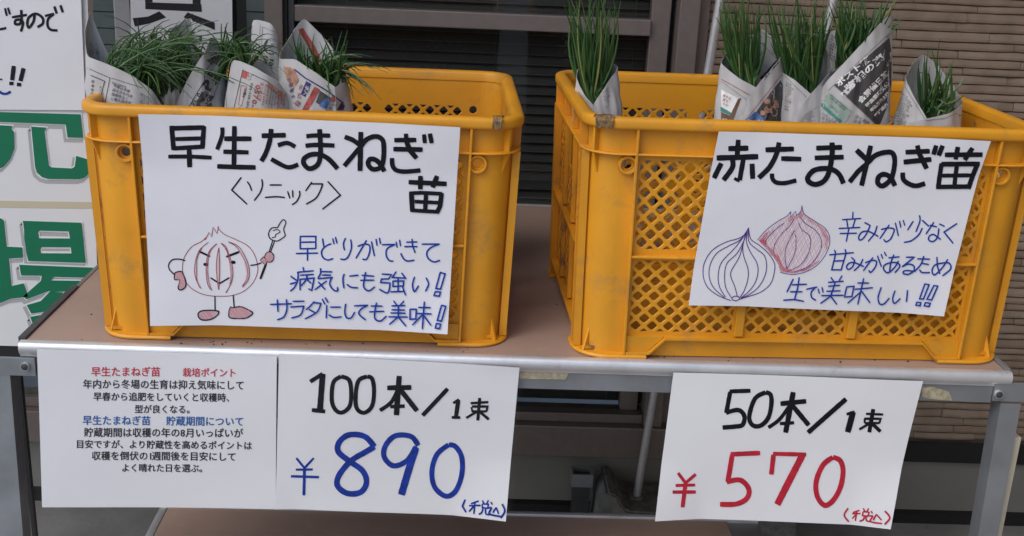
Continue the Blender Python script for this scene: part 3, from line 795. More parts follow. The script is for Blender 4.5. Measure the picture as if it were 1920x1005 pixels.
glR = [(980+42*cos(k*pi/6), 385+48*sin(k*pi/6)) for k in range(13)]
cuff = [(895, 415), (945, 460), (960, 425), (925, 385), (895, 415)]
hand = [(1055, 110), (1000, 115), (972, 165), (990, 215), (1050, 235), (1100, 210), (1128, 185), (1122, 155), (1115, 120), (1135, 60), (1112, 35), (1085, 60), (1055, 110)]
def enc(P): return ' '.join('%g,%g' % p for p in P)
L1.append(sh1.write('doodle_lines', parse('l17 320,333 415,378; l20 580,382 690,340; l30 372,455 390,456; l30 627,435 648,436; l13 430,583 510,635 600,582; c 185,418 130,405 70,410 35,450 40,500 90,550; c 805,463 850,458 905,440; l9 1010,235 978,335; l9 1028,238 992,335; l20 948,450 898,585; c7 1015,138 1055,128 1080,150 1040,175 1035,195 1005,205; l11 468,755 470,890; l11 640,745 650,860; c11 '
    + enc(shoeL)+'; c11 '+enc(shoeR)+'; c11 '+enc(glL)+'; c9 '+enc(glR)+'; l8 '+enc(cuff)+'; c9 '+enc(hand), *D0, 11), ink, t1, rnd=True))
def inside(p, P):
    r = False
    for i in range(len(P)):
        a, b = P[i], P[i-1]
        if (a[1] > p[1]) != (b[1] > p[1]) and p[0] < (b[0]-a[0])*(p[1]-a[1])/(b[1]-a[1])+a[0]: r = not r
    return r
def hatch(P, ang, gap, w, ox, oy, sc, jit=.3, rr=random.Random(5)):
    out = []; c, s = cos(ang), sin(ang); cx = sum(p[0] for p in P)/len(P); cy = sum(p[1] for p in P)/len(P); R = 700; k = -R
    while k < R:
        k += gap*rr.uniform(1-jit, 1+jit); run = []
        for q in range(-R, R, 6):
            p = (cx+c*q-s*k, cy+s*q+c*k)
            if inside(p, P): run.append(p)
            elif run:
                if len(run) > 2: out.append(([(ox+run[0][0]/sc, oy+run[0][1]/sc), (ox+run[-1][0]/sc, oy+run[-1][1]/sc)], w/sc))
                run = []
    return out
hp = []
for P in (shoeL, shoeR, glL, glR, cuff): hp += hatch(P, .9, 7.5, 5.5, *D0)
for P in ([(345, 300), (300, 400), (297, 520), (300, 620), (335, 670), (285, 560), (285, 450), (320, 340)], [(478, 270), (430, 330), (403, 420), (400, 540), (430, 680), (388, 560), (395, 420), (430, 320)],
          [(503, 310), (508, 450), (505, 670), (486, 560), (488, 420)], [(535, 265), (590, 350), (628, 480), (625, 600), (585, 700), (615, 560), (605, 420), (575, 320)], [(610, 250), (720, 340), (783, 480), (780, 590), (735, 655), (768, 540), (735, 400), (680, 300)]):
    hp += hatch(P, .9, 8, 4.5, *D0)
L1.append(sh1.write('doodle_shading', hp, pen_pink, t1, off=.0003))
reloc(L1, b1)

# ---- sign on right crate
sh2, _ = crate_sheet(C2, .0035, wave=.0010, ph=2.)
cn = [(1346, 245), (1854, 263), (1766, 590), (1290, 570)]
t2, b2 = sign_thing('crate_sign', 'white handwritten sign with two drawn onions, one shaded red, on the right crate', 'sign', sh2, cn, paper)
sh2.curl = .9; sh2.cu, sh2.cv = sh2.uv(1565, 415)
L2 = [sh2.sheet('paper', cn, paper, t2)]
tt = parse('''l64 270,190 530,185; l60 398,75 385,300; l66 122,312 658,295; l60 185,380 92,575; c60 328,330 325,440 212,600; l58 465,330 420,600; l40 420,610 350,575; l62 578,385 586,580;
l60 750,208 1115,195; c60 925,112 890,260 800,430 662,568; l58 950,318 1208,325; c52 832,510 840,580 890,625 1000,632 1145,598;
l58 1400,185 1735,175; l58 1380,310 1755,300; c62 1605,112 1605,260 1580,420 1545,540 1480,620 1380,650 1300,610 1295,550 1370,470 1500,445 1620,465 1700,530 1752,640''', 1325, 250, 6.857, 60)
tt += parse('''l60 425,120 305,635; l64 240,175 370,300; l58 390,340 260,450 148,588; c60 385,340 480,250 600,210 700,215 735,300 720,450 680,560 580,640 515,600 530,520 600,490 680,530 740,640;
l58 875,208 1190,195; l60 850,335 1210,300; l60 1028,120 1050,220 1150,420; c58 838,468 850,560 930,620 1020,640 1130,610; l56 1270,120 1235,240; l56 1350,120 1300,252;
l58 1378,240 1852,232; l56 1540,135 1515,300; l56 1722,145 1630,305; l56 1340,350 1295,680; l58 1335,362 1825,355; l58 1798,345 1685,680; l48 1345,510 1720,505; l52 1535,370 1505,660; l54 1270,655 1695,650''', 1570, 255, 6.857, 60)
L2.append(sh2.write('lettering', tt, ink, t2))
bb = parse('''l 360,55 355,150; l 215,158 468,142; l 275,170 290,265; l 390,160 358,265; l 168,280 455,266; l 182,350 410,346; l 305,275 268,458;
l 525,200 600,238; c 600,238 550,350 500,420 455,440 440,400 480,335 560,318 640,350 708,390; c 695,250 660,350 575,455; c 755,295 850,275 930,290 920,350 880,430 820,465 790,435; l 862,235 735,420; l 950,208 990,380; l 1008,182 1025,265; l 1060,172 1078,235;
l 1195,185 1120,300; c 1285,105 1290,180 1235,325; l 1325,170 1410,248; c 1320,280 1270,370 1170,450 1072,472; l 1430,238 1518,258; l 1480,200 1375,355; l 1562,220 1625,250; c 1550,285 1530,400 1470,460 1410,440 1420,385 1480,365 1570,430; l 1798,215 1622,330 1742,480''', 1550, 390, 7.385, 19)
bb += parse('''l 112,128 440,98; l 180,65 195,110 140,335; l 325,55 340,100 270,340; l 165,215 300,208; l 135,335 270,335; l 415,165 458,205; c 458,205 430,290 370,330 345,290 380,245 450,235 580,288; c 570,190 530,270 450,345;
c 608,235 700,205 760,220 740,300 680,370 655,345; l 708,168 580,345; l 775,145 825,288; l 825,122 845,175; l 870,92 892,138; l 930,168 1072,155; c 998,130 960,230 940,350; c 1060,215 1010,300 920,375 860,330 870,270 960,235 1050,240 1080,290 1015,370;
l 1172,160 1285,158 1115,290; c 1115,290 1200,255 1275,280 1270,350 1200,395 1130,385 1140,350 1200,345 1270,355; l 1328,182 1490,185; c 1412,150 1370,260 1285,355; l 1395,245 1475,258; c 1355,335 1390,370 1490,370;
l 1592,160 1600,290 1630,382; c 1740,190 1660,310 1560,400 1525,350 1560,270 1660,240 1760,240 1780,320 1670,410''', 1540, 460, 7.385, 19)
bb += parse('''l 165,50 95,195; l 155,115 320,108; l 235,32 218,150 180,290; l 135,195 268,195; l 55,293 180,285 285,305; l 322,165 440,140; c 420,148 375,200 380,260 425,292; l 455,165 468,212; l 500,145 512,198;
l 605,30 635,75; l 730,10 700,60; l 575,85 745,72; l 655,80 600,245; l 575,130 705,120; l 555,188 710,183; l 495,240 745,235; l 600,245 485,328; l 600,245 670,338; l 785,138 760,255 845,250 870,130 785,138; l 915,92 1040,92; l 880,165 1085,147; l 982,42 915,338; l 955,190 800,325; l 960,190 1055,320;
c 1185,145 1150,260 1170,335 1220,335 1278,270; c 1345,185 1320,270 1340,330 1405,275; l 1490,178 1478,305; l 1688,98 1735,108 1668,272 1625,270 1688,98; l 1790,115 1835,120 1760,280 1708,275 1790,115; l 1595,310 1640,315 1630,350 1582,345 1595,310; l 1690,312 1745,318 1730,355 1675,350 1690,312''', 1460, 515, 6.194, 16)
L2.append(sh2.write('lettering', bb, pen_blue, t2, rnd=True))
O2 = (1300, 380, 5.026)
pp = parse('''c 518,235 490,290 430,335 300,375 180,450 110,560 92,680 130,790 230,870 350,920; c 518,235 540,340 620,400 700,470 760,560 765,640 730,760 640,840 520,885 430,912; c 515,245 440,350 330,410 220,480 160,590 150,700 190,800 290,890;
c 510,260 450,350 380,440 270,560 235,680 245,790 300,885; c 500,280 470,370 410,480 320,570 295,680 305,800 355,890; c 490,300 465,400 430,520 360,640 355,700 390,790 415,885; c 490,300 465,420 480,520 515,620 515,720 480,830 440,890;
c 505,280 500,370 540,470 595,560 610,650 580,760 510,850 450,895; c 515,260 525,370 600,440 670,500 690,600 670,700 610,800 520,870 450,900; c 360,900 375,885 400,880 430,890 430,910 400,922 370,915 360,900;
c6 605,350 680,260 780,180 880,120 912,80; l6 912,80 912,130 960,75 965,118; c6 965,118 1005,80 1018,22; c6 1018,22 1040,100 1140,170 1240,240 1282,330 1265,440 1190,560 1080,640 940,675 820,655;
c6 850,188 760,260 690,340 670,410; c6 945,150 900,220 820,300 770,380 755,455; c6 950,255 900,350 865,450 865,540 880,620; c6 960,300 965,400 945,500 880,620; c6 990,190 1020,250 1090,310 1100,400 1070,500 1000,590 880,650; c6 1000,130 1050,190 1150,260 1205,360 1180,480 1080,600 950,650''', *O2, 8)
L2.append(sh2.write('drawing_lines', pp, pen_purple, t2, off=.0005, rnd=True))
on = [(612, 352), (690, 265), (790, 185), (880, 125), (930, 115), (975, 115), (1018, 45), (1050, 120), (1150, 180), (1240, 250), (1278, 340), (1258, 440), (1185, 555), (1075, 635), (940, 668), (820, 650), (790, 560), (700, 450)]
hh = hatch(on, 1.2, 13, 2.6, *O2, .6, random.Random(2)) + hatch(on, -1.0, 26, 2.4, *O2, .6, random.Random(3))
L2.append(sh2.write('drawing_shading', hh, pen_rose, t2, off=.00025))
hr = []
for P, g in (([(612, 352), (660, 330), (700, 400), (800, 500), (850, 600), (950, 640), (1080, 600), (1190, 530), (1180, 565), (1075, 638), (940, 668), (820, 650), (790, 560), (700, 450)], 4.5),
             ([(612, 352), (690, 265), (730, 250), (680, 330), (690, 400)], 5), ([(880, 130), (930, 110), (975, 115), (1018, 60), (1040, 120), (1000, 140), (940, 150), (890, 190)], 6),
             ([(1040, 110), (1150, 180), (1240, 250), (1278, 340), (1258, 440), (1225, 430), (1240, 330), (1180, 230), (1060, 160)], 7)):
    hr += hatch(P, 1.0, g*1.5, 3.2, *O2, .4, random.Random(9))
L2.append(sh2.write('drawing_shading', hr, pen_red, t2, off=.0003))
reloc(L2, b2)

# ---- notice and price cards hanging from the front rail, in a clear folder
def card_group(sh, name, label, cat, cn, strokes, texts, clearc, m=paper_w):
    t, b = sign_thing(name, label, cat, sh, cn, m); L = [sh.sheet('paper', cn, m, t)]
    for st_, mm in strokes: L.append(sh.write('lettering', st_, mm, t))
    for polys, mm in texts:
        L.append(put_polys('printed_text', polys, mm, t, sh.px(.0004)))
        if name == 'notice_sheet':     # bold face: the same type struck twice, a third of a pixel apart
            for q_, (dx, dy) in enumerate(((.75, .1), (.35, .5))): L.append(put_polys('printed_text', [[(x+dx, y+dy) for x, y in P] for P in polys], mm, t, sh.px(.00043+.00003*q_)))
    if clearc: L.append(sh.sheet('sleeve', clearc, sleeve, t, .0002, off=.0012))
    reloc(L, b); return t
sh3 = Sheet((.3, -.0105, -.1), (1, 0, 0), (0, 0, 1), .0008, 1.)
def ln(s, x0, x1, y, y1=None): return (s, x0/2.61, 620+(y+17)/2.61, x1/2.61, 620+((y1 or y)+17)/2.61)
def lines(L): 
    out = []
    for s, x0, y0, x1, y1 in L: out += text_polys(s, x0, y0, x1, y1, (x1-x0)/sum(.56 if ord(c) < 128 else 1 for c in s)*1.03, 0.)
    return out
tr = lines([ln('早生たまねぎ苗', 445, 785, 200, 202), ln('栽培ポイント', 892, 1158, 203, 205)])
tb = lines([ln('早生たまねぎ苗', 403, 738, 438, 440), ln('貯蔵期間について', 812, 1195, 441, 443)])
tk = lines([ln('年内から冬場の生育は抑え気味にして', 405, 1197, 260, 266), ln('早春から追肥をしていくと収穫時、', 455, 1150, 320, 325), ln('型が良くなる。', 658, 955, 381, 383),
            ln('貯蔵期間は収穫の年の8月いっぱいが', 410, 1190, 497, 500), ln('目安ですが、より貯蔵性を高めるポイントは', 370, 1234, 553, 560), ln('収穫を倒伏の1週間後を目安にして', 447, 1157, 611, 616), ln('よく晴れた日を選ぶ。', 592, 1015, 670, 673)])
card_group(sh3, 'notice_sheet', 'printed growing notice with red, black and blue lines of text, hanging at the table corner', 'notice', [(70, 654), (519, 668), (517, 954), (79, 951)], [], [(tr, print_red), (tb, print_blue), (tk, print_black)], [(64, 654), (520.5, 667), (518.5, 962), (70, 958)])
pk = parse('''l20 280,207 345,165; l28 345,165 330,360; l20 288,353 358,360; c20 440,178 400,210 392,300 410,350 445,365 485,330 492,250 480,195 440,178; c20 575,178 530,200 515,280 522,345 560,366 600,330 610,250 600,190 575,178;
l24 678,237 803,235; l26 740,175 725,380; c19 735,240 700,310 640,355; l24 745,245 832,358; l18 693,335 768,332; l20 990,242 860,382; l13 1018,318 1048,298; l20 1045,300 1032,390; l14 1010,392 1055,393;
l12 1108,318 1200,312; l15 1155,290 1145,408; l10 1112,338 1118,364; l12 1115,335 1195,335 1190,360; l11 1115,360 1192,360; l12 1140,362 1085,395; l14 1155,362 1202,402''', 480, 640, 2.754, 22)
pb = parse('''l11 208,603 250,655; l11 298,603 250,655; l11 205,663 293,662; l12 180,697 325,702; l14 250,655 247,795; c27 612,545 560,490 480,482 430,520 425,570 480,618 550,670 570,730 540,780 470,785 420,745 430,690 490,618 560,575 612,545;
c25 838,540 800,492 720,488 668,540 662,600 710,645 780,618 826,545; c34 826,550 790,660 750,795; c24 995,535 935,585 908,670 922,755 980,802 1030,775 1062,690 1062,600 1030,545 995,535;
l9 1080,815 1066,850 1085,880; l8 1150,818 1110,835; l8 1100,845 1160,840; l8 1130,828 1125,885; l8 1125,845 1100,875; l8 1168,815 1178,830; l8 1200,812 1190,832; l7 1168,832 1200,832 1195,852 1168,850 1168,832; c8 1172,852 1165,875 1150,885; c8 1185,852 1187,880 1210,882; l8 1212,820 1220,832; c9 1197,850 1215,850 1203,876 1225,884 1262,888; l8 1240,845 1222,872; l8 1240,845 1252,876; c9 1270,826 1284,860 1262,895''', 480, 640, 2.754, 22)
sh4 = Sheet((.45, -.0112, -.1), Vector((1, .004, 0)), (0, 0, 1), .0012, 3.)
sh4.curl = .8; sh4.cu, sh4.cv = sh4.uv(700, 780)
card_group(sh4, 'price_card', 'white price card reading 890 in blue marker, hanging left of the gap in the middle', 'price card', [(523, 663), (974, 688), (948, 971), (517, 953)], [(pk, ink), (pb, blue_ink)], [], [(521.5, 663), (981, 688), (957, 975), (519.5, 962)])
nk = parse('''l22 520,168 642,165; l24 524,170 500,292; c24 498,290 570,275 605,310 595,360 550,370 478,375; c24 730,174 668,210 634,310 652,362 700,366 745,320 763,240 758,188 730,174;
l26 815,240 965,225; l28 890,172 845,408; c20 870,250 810,330 745,378; l26 885,250 980,365; l18 812,355 895,350; l26 1195,210 975,408; l16 1198,300 1245,285; l32 1236,285 1205,405;
l13 1310,296 1410,300; l22 1352,268 1330,405; l13 1303,325 1303,350; l13 1300,325 1395,325 1388,350; l12 1303,350 1390,350; l14 1335,350 1272,388; l20 1345,352 1395,400''', 1200, 680, 3.093, 22)
nr = parse('''l17 218,632 265,695; l17 322,642 262,690; l16 203,702 318,704; l18 185,738 322,745; l22 262,690 243,828; l25 525,530 697,525; l27 535,530 508,692; c27 502,690 580,680 630,730 620,785 560,818 463,820;
l22 772,530 965,535; l26 775,535 762,650; l36 945,535 795,822; c27 1120,550 1062,595 1022,690 1028,775 1070,825 1120,795 1162,720 1178,630 1162,570 1120,550;
c9 1205,840 1182,880 1208,918; l8 1270,850 1232,865; l8 1228,872 1275,868; l8 1255,858 1245,912; l8 1250,875 1228,900; l8 1290,838 1298,852; l8 1320,836 1310,855; l8 1290,855 1322,858 1315,880 1285,878 1290,855; c8 1295,880 1290,900 1268,912; c8 1305,880 1307,905 1335,908; l8 1332,850 1342,862; c8 1322,878 1342,878 1327,903 1345,912 1392,914; l8 1362,866 1344,900; l8 1362,866 1390,896; c9 1410,845 1436,880 1405,918''', 1200, 680, 3.093, 22)
sh5 = Sheet((.95, -.0105, -.1), (1, 0, 0), (0, .0, 1), .0011, 5.)
sh5.curl = 1.0; sh5.cu, sh5.cv = sh5.uv(1480, 790)
card_group(sh5, 'price_card', 'white price card reading 570 in red marker, hanging from the right half of the rail', 'price card', [(1263, 699), (1730, 714), (1665, 985), (1226, 969)], [(nk, ink), (nr, red_ink)], [], None)

# ---- tall green-lettered board at the left, with a white sign fixed on it
BY = .33
bd = thing('sale_board', 'large white board with big green characters standing left of the display stand', 'signboard', (atY(20, 400, BY).x, BY+.02, GZ))
def bchild(name, bm, m, smooth=None):
    bmesh.ops.translate(bm, verts=bm.verts, vec=-Vector(bd.location)); return mesh_obj(name, bm, m, bd, smooth)
pA, pB = atY(164, 0, BY), atY(182, 500, BY); zb = atY(0, 648, BY).z
sl_ = (pB.x-pA.x)/(pB.z-pA.z); X = lambda z: pA.x+(z-pA.z)*sl_
b_ = bmesh.new(); extrude_poly(b_, [(-.75, .62), (X(.62), .62), (X(zb), zb), (-.75, zb)], lambda u, v, d: (u, BY+d, v), 0, .022); bmesh.ops.recalc_face_normals(b_, faces=b_.faces); bchild('panel', b_, board_white)
bchild('frame_base', box(-.74, X(zb)-.006, BY+.002, BY+.028, zb-.03, zb-.0005, .001), black_rub)
for x_ in (-.70, -.36): bchild('frame_leg', box(x_, x_+.025, BY+.0225, BY+.047, GZ+.001, .5, .001), dark_steel)
P_ = [atY(-60, 375, BY), atY(177, 379, BY), atY(178, 391, BY), atY(-60, 388, BY)]
b_ = bmesh.new(); extrude_poly(b_, [(p.x, p.z) for p in P_], lambda u, v, d: (u, BY-d, v), .0001, .0005); bmesh.ops.recalc_face_normals(b_, faces=b_.faces); bchild('tan_tape', b_, tan_tape)
def S_(pts, ox, oy, sc): return [(ox+x/sc, oy+y/sc) for x, y in pts]
c1_ = lambda *p: S_(p, 0, 0, 2.956); c5_ = lambda *p: S_(p, 0, 340, 2.793)
GP = [c1_((-60, 618), (448, 632), (462, 762), (376, 760), (366, 688), (-60, 672)),
      c1_((-60, 690), (72, 696), (64, 712), (80, 730), (82, 820), (60, 880), (20, 925), (-60, 950)),
      c1_((175, 700), (262, 706), (248, 724), (272, 915), (288, 926), (400, 932), (416, 922), (424, 862), (496, 884), (494, 960), (470, 984), (440, 992), (270, 990), (235, 980), (206, 955), (196, 920)),
      c5_((-60, 190), (8, 192), (22, 204), (36, 340), (118, 344), (122, 398), (48, 402), (62, 546), (126, 532), (150, 602), (60, 612), (-60, 660)),
      c5_((103, 435), (492, 450), (446, 502), (285, 498), (268, 517), (424, 519), (372, 572), (268, 578), (262, 570), (140, 616), (124, 600), (215, 520), (222, 492), (112, 490)),
      c5_((262, 576), (332, 580), (300, 640), (240, 680), (165, 690), (142, 646), (215, 625)),
      c5_((160, 708), (230, 694), (205, 735), (176, 752))]
sun3 = [c5_((122, 205), (428, 215), (434, 262), (128, 254)), c5_((129, 296), (438, 298), (442, 344), (136, 342)), c5_((140, 374), (445, 376), (450, 425), (150, 415)),
        c5_((128, 254.3), (200, 256), (205, 295.7), (129, 295.7)), c5_((362, 260.5), (433.8, 262.3), (437.8, 297.7), (368, 297.3)), c5_((136, 342.3), (212, 343), (215, 373.9), (140, 373.7)), c5_((373, 343.8), (441.8, 344.3), (444.8, 375.7), (376, 375.5))]
shb = Sheet((0, BY, 0), (1, 0, 0), (0, 0, 1), 0)
nb = []
def rib_closed(P, w, dx=0, dy=0):
    P = [(x+dx, y+dy) for x, y in P]; return (P+[P[0]], w)
outl = GP + [c5_((122, 205), (428, 215), (450, 425), (150, 415)), c5_((202, 257), (362, 262), (367, 295), (206, 294)), c5_((213, 345), (372, 346), (375, 372), (216, 371))]
def clipx(polys): return polys
L5 = []
o = shb.write('print_shadow', [rib_closed(P, 6, -4.5, 6) for P in outl], shadow_print, bd, off=.0004, wob=0); L5.append(o)
o = shb.write('print_outline', [rib_closed(P, 4.2) for P in outl], white_print, bd, off=.0008, wob=0); L5.append(o)
o = put_polys('green_lettering', sum([[[P[i] for i in t] for t in tessellate_polygon([[Vector((x, y, 0)) for x, y in P]])] for P in GP+sun3], []), green, bd, shb.px(.0018)); L5.append(o)
reloc(L5, Vector(bd.location))
sh6 = Sheet((0, BY-.0045, .3), (1, 0, 0), (0, 0, 1), .0008, .3)
k6 = parse('''c13 -20,160 0,162 35,155; l12 28,45 38,88; l12 44,42 56,80; l13 66,96 150,82; c14 118,55 120,105 110,132 85,132 88,112 115,110 128,130 116,175; c14 192,82 186,120 162,152 152,130 162,95 200,76 236,98 238,130 208,150;
l13 250,88 302,76; c13 300,78 268,105 266,145 285,165 320,168; l14 302,35 316,75; l14 336,28 350,68; l22 76,365 66,445; l22 130,378 112,450; l20 50,463 74,463; l20 92,468 116,470; l8 -20,440 12,440''', 0, 0, 2.956, 13)
b6 = parse('c13 -15,500 10,518 35,520 58,508', 0, 0, 2.956, 13)
card_group(sh6, 'handwritten_sign', 'white handwritten sign in a clear sleeve fixed to the top of the green-lettered board', 'sign', [(-150, -70), (150, -70), (160, 207), (-150, 205)], [(k6, ink), (b6, blue_ink)], [], [(-155, -74), (156, -74), (166, 212), (-155, 210)])

# ---- sheet taped on the window
sh7 = Sheet((.0, WY-.0055, .3), (1, 0, 0), (0, 0, 1), .0005, .8)
def tri(P): return [[P[i] for i in t] for t in tessellate_polygon([[Vector((x, y, 0)) for x, y in P]])]
wpol = []
for P in (((805, -120), (846, -120), (846, 12), (805, 12)), ((1070, -120), (1116, -120), (1112, 22), (1068, 20)), ((806, 12.2), (1116, 22.2), (1120, 66), (806, 50)), ((846.4, -60), (1069.5, -60), (1069.5, -30), (846.4, -30)),
          ((736, 100), (820, 92), (884, 62), (922, 96), (830, 130), (748, 146)), ((1040, 68), (1190, 125), (1192, 166), (1130, 140), (1018, 96)),
          ((834, 186), (870, 184), (872, 330), (836, 330)), ((1010, 196), (1120, 200), (1120, 230), (1010, 226))):
    wpol += tri(c1_(*P))
card_group(sh7, 'window_sheet', 'white sheet with large black characters stuck on the window behind the left crate', 'sign', [(243, -90), (434, -90), (437, 150), (247, 150)], [], [(wpol, print_black)], None)

# ================================================================== SEEDLING BUNDLES
CJK = '日本人大年月国会中政市民新聞道路高校発表者地方問題東京都教室相談無料電話受付時間午前後週土曜開催案内申込資料請求住宅建築不動産車両保険健康食品通販限定特価税別送料円のにはをたがでてとしれさもいるなからこそよく'
def resample(P, n):
    P = [Vector(p) for p in P]; Q = []
    for i in range(len(P)-1):
        a, b, c, d = P[max(i-1, 0)], P[i], P[i+1], P[min(i+2, len(P)-1)]
        for j in range(8):
            t = j/8; Q.append(.5*((2*b)+(c-a)*t*.8+(2*a*1.-5*b+4*c-d)*t*t*.0+0*b) if False else b.lerp(c, t)+((c-a)*.5*(t*(1-t)**2)-(d-b)*.5*(t*t*(1-t)))*.55-((c-b)*(t*(1-t)**2-t*t*(1-t)))*.55)
    Q.append(P[-1]); L = [0]
    for a, b in zip(Q, Q[1:]): L.append(L[-1]+(b-a).length)
    out = []; j = 0
    for i in range(n+1):
        s = L[-1]*i/n
        while j < len(L)-2 and L[j+1] < s: j += 1
        t = (s-L[j])/max(L[j+1]-L[j], 1e-9); out.append(Q[j].lerp(Q[j+1], min(max(t, 0), 1)))
    return out
def bundle(label, rim, yc, bot, br, zb=.03, group='newspaper wrapped seedling bundles', crumple=.0026, seed=1):
    """rim = [(px, py, dy)] round the mouth; bot = px of the foot; returns thing, tree, object"""
    rr = random.Random(seed)
    R3 = [atY(x, y, yc+dy) for x, y, dy in rim]; n = 72; rs_ = resample(R3, n)
    fx = atY(bot, 300, yc).x; foot = Vector((fx, yc+.01, zb))
    mx = sum(p.x for p in R3)/len(R3)
    my = yc
    # pair every rim point with a direction on the foot ring, turning steadily
    ang = []; last = None
    for p in rs_:
        a = math.atan2((p.y-my)*1.3, (p.x-mx))
        if last is not None:
            while a-last > pi: a -= 2*pi
            while a-last < -pi: a += 2*pi
        ang.append(a); last = a
    t = thing('seedling_bundle', label, 'seedlings', foot, 0, group)
    bm = bmesh.new(); rows = 22; g = []
    for i, p in enumerate(rs_):
        q = foot+Vector((cos(ang[i])*br, sin(ang[i])*br*.8, 0)); col = []
        for j in range(rows+1):
            s = j/rows; v = p.lerp(q, s); d = Vector((cos(ang[i]), sin(ang[i]), 0))
            v = v+d*(.010*sin(pi*min(s*1.3, 1)))
            k = crumple*min(1, s*6+.15)
            v += d*k*(sin(i*.55+seed)*sin(j*.8+seed*2)+.6*sin(i*1.3+j*.7+seed)+.5*sin(j*1.9-i*.9))
            v -= d*(.0009*i/n)
            col.append(bm.verts.new(v-foot))
        g.append(col)
    for i in range(n):
        for j in range(rows): bm.faces.new((g[i][j], g[i][j+1], g[i+1][j+1], g[i+1][j]))
    bmesh.ops.recalc_face_normals(bm, faces=bm.faces)
    tree = BVHTree.FromBMesh(bm)
    bmesh.ops.solidify(bm, geom=bm.faces[:], thickness=.0003)
    mesh_obj('newspaper', bm, news, t, 50)
    return dict(t=t, foot=foot, tree=tree, yc=yc, k=0)
def cast(B, off):
    def fn(x, y):
        d = ray(x, y); h = B['tree'].ray_cast(CAMP-B['foot'], d)
        return None if h[0] is None else h[0]-d*off
    return fn
def pr(B, name, polys, m, lvl=0):
    B['k'] += 1
    return put_polys(name, polys, m, B['t'], cast(B, .0006+.0003*lvl+.00002*B['k']))
def textrun(s, x0, y0, x1, y1, size, off=.0, fit=True):
    out = []
    for P in text_polys(s, x0, y0, x1, y1, size, off, fit): out += fill(P, 12) if len(P) > 4 else [P]
    return out
def topx(p):
    q = Vector(p)-CAMP; z = q.dot(_f); return 960+FPX*q.dot(_r)/z, 502.5-FPX*q.dot(_u)/z
def bodytext(quad, rows, rr, fillr=.9, wpx=3.2):
    """rows of small characters inside a quad tl,tr,br,bl (px)"""
    out = []; tl, tr_, br_, bl = quad
    lp = lambda a, b, t: (a[0]+(b[0]-a[0])*t, a[1]+(b[1]-a[1])*t)
    for i in range(rows):
        a = lp(tl, bl, (i+.8)/rows); b = lp(tr_, br_, (i+.8)/rows); L = math.hypot(b[0]-a[0], b[1]-a[1])
        h = math.hypot(bl[0]-tl[0], bl[1]-tl[1])/rows*.78; n = max(1, int(L/(h*1.02)*rr.uniform(.6, 1)))
        s = ''.join(rr.choice(CJK) for _ in range(n)); e = lp(a, b, n*h*1.02/L)
        out += text_polys(s, *a, *e, h, .0, True)
    return out
def strokes(B, name, st, m, lvl=0):
    polys = []
    for p, w in st: polys += ribbon_faces(p, w, 5)
    return pr(B, name, polys, m, lvl)
def leaves(B, n, base, tips, seed, droop=0., rad=.0014, yj=.02, side=0., dz=.07, xmin=None, clear=None, back=.05):
    """base (x0,x1,y) px where blades leave the paper; tips = [(x0,x1,y0,y1)] px boxes"""
    rr = random.Random(seed); bm = bmesh.new(); foot = B['foot']; yc = B['yc']
    for i in range(n):
        u = rr.random(); bp = atY(base[0]+(base[1]-base[0])*u, base[2]+rr.uniform(-4, 4), yc+rr.uniform(-yj, yj)*.7)
        tb = tips[rr.randrange(len(tips))]; k = min(1, max(0, u+rr.gauss(0, .28)))
        tip = atY(tb[0]+(tb[1]-tb[0])*(k if not side else rr.random()), tb[2]+(tb[3]-tb[2])*(rr.random() if rr.random() < .75 else rr.uniform(1, 1.7)), yc+rr.gauss(0, yj*1.4))
        root = Vector((foot.x+rr.gauss(0, .006), yc+rr.gauss(0, .006), bp.z-dz))
        L = (tip-bp).length
        if droop:
            up = Vector((rr.gauss(side, .33), rr.gauss(back, .3), 1)).normalized()
            ln_ = rr.uniform(.07, .125)*droop; c1 = bp+up*ln_*.55
            tip = bp+up*ln_*.9+Vector((up.x*1.0+rr.gauss(side*.6, .38), up.y+rr.gauss(-.1, .4), rr.uniform(-1.1, .1)))*ln_*.66
            P = [root, bp, c1, tip]
        else:
            tip.x += rr.gauss(0, .006); m_ = bp.lerp(tip, .5)+Vector((rr.gauss(0, .09), rr.gauss(0, .08), 0))*L; P = [root, bp, m_, tip]
        # quadratic arc from bp over P[2] to tip
        pts = [root.lerp(bp, q/2) for q in range(2)]
        for q in range(8):
            s = q/7; pts.append(bp*(1-s)**2+P[2]*2*s*(1-s)+tip*s*s+(Vector((0, 0, -.022*s**3)) if droop else Vector((0, 0, 0))))
        if not droop and rr.random() < .14:
            pts = pts[:8]; pts.append(pts[-1]+Vector((rr.gauss(0, .012), rr.gauss(0, .01), rr.uniform(-.012, .004))))
        if clear and rr.random() < .93 and any(clear[0] < a < clear[2] and clear[1] < b < clear[3] for a, b in map(topx, pts[3:])): continue
        if xmin is not None and min(p.x for p in pts[2:]) < atY(xmin, 100, yc).x: continue
        r0 = rad*rr.uniform(.75, 1.25); m = len(pts)
        tube(bm, [p-foot for p in pts], [r0*(1 if s < .35*m else max(.12, 1-((s-.35*m)/(.65*m))**1.3)) for s in range(m)], 5, False)
    o = mesh_obj('leaves', bm, leaf, B['t'], 60); o['kind'] = 'stuff'; return o
rt = random.Random(21)

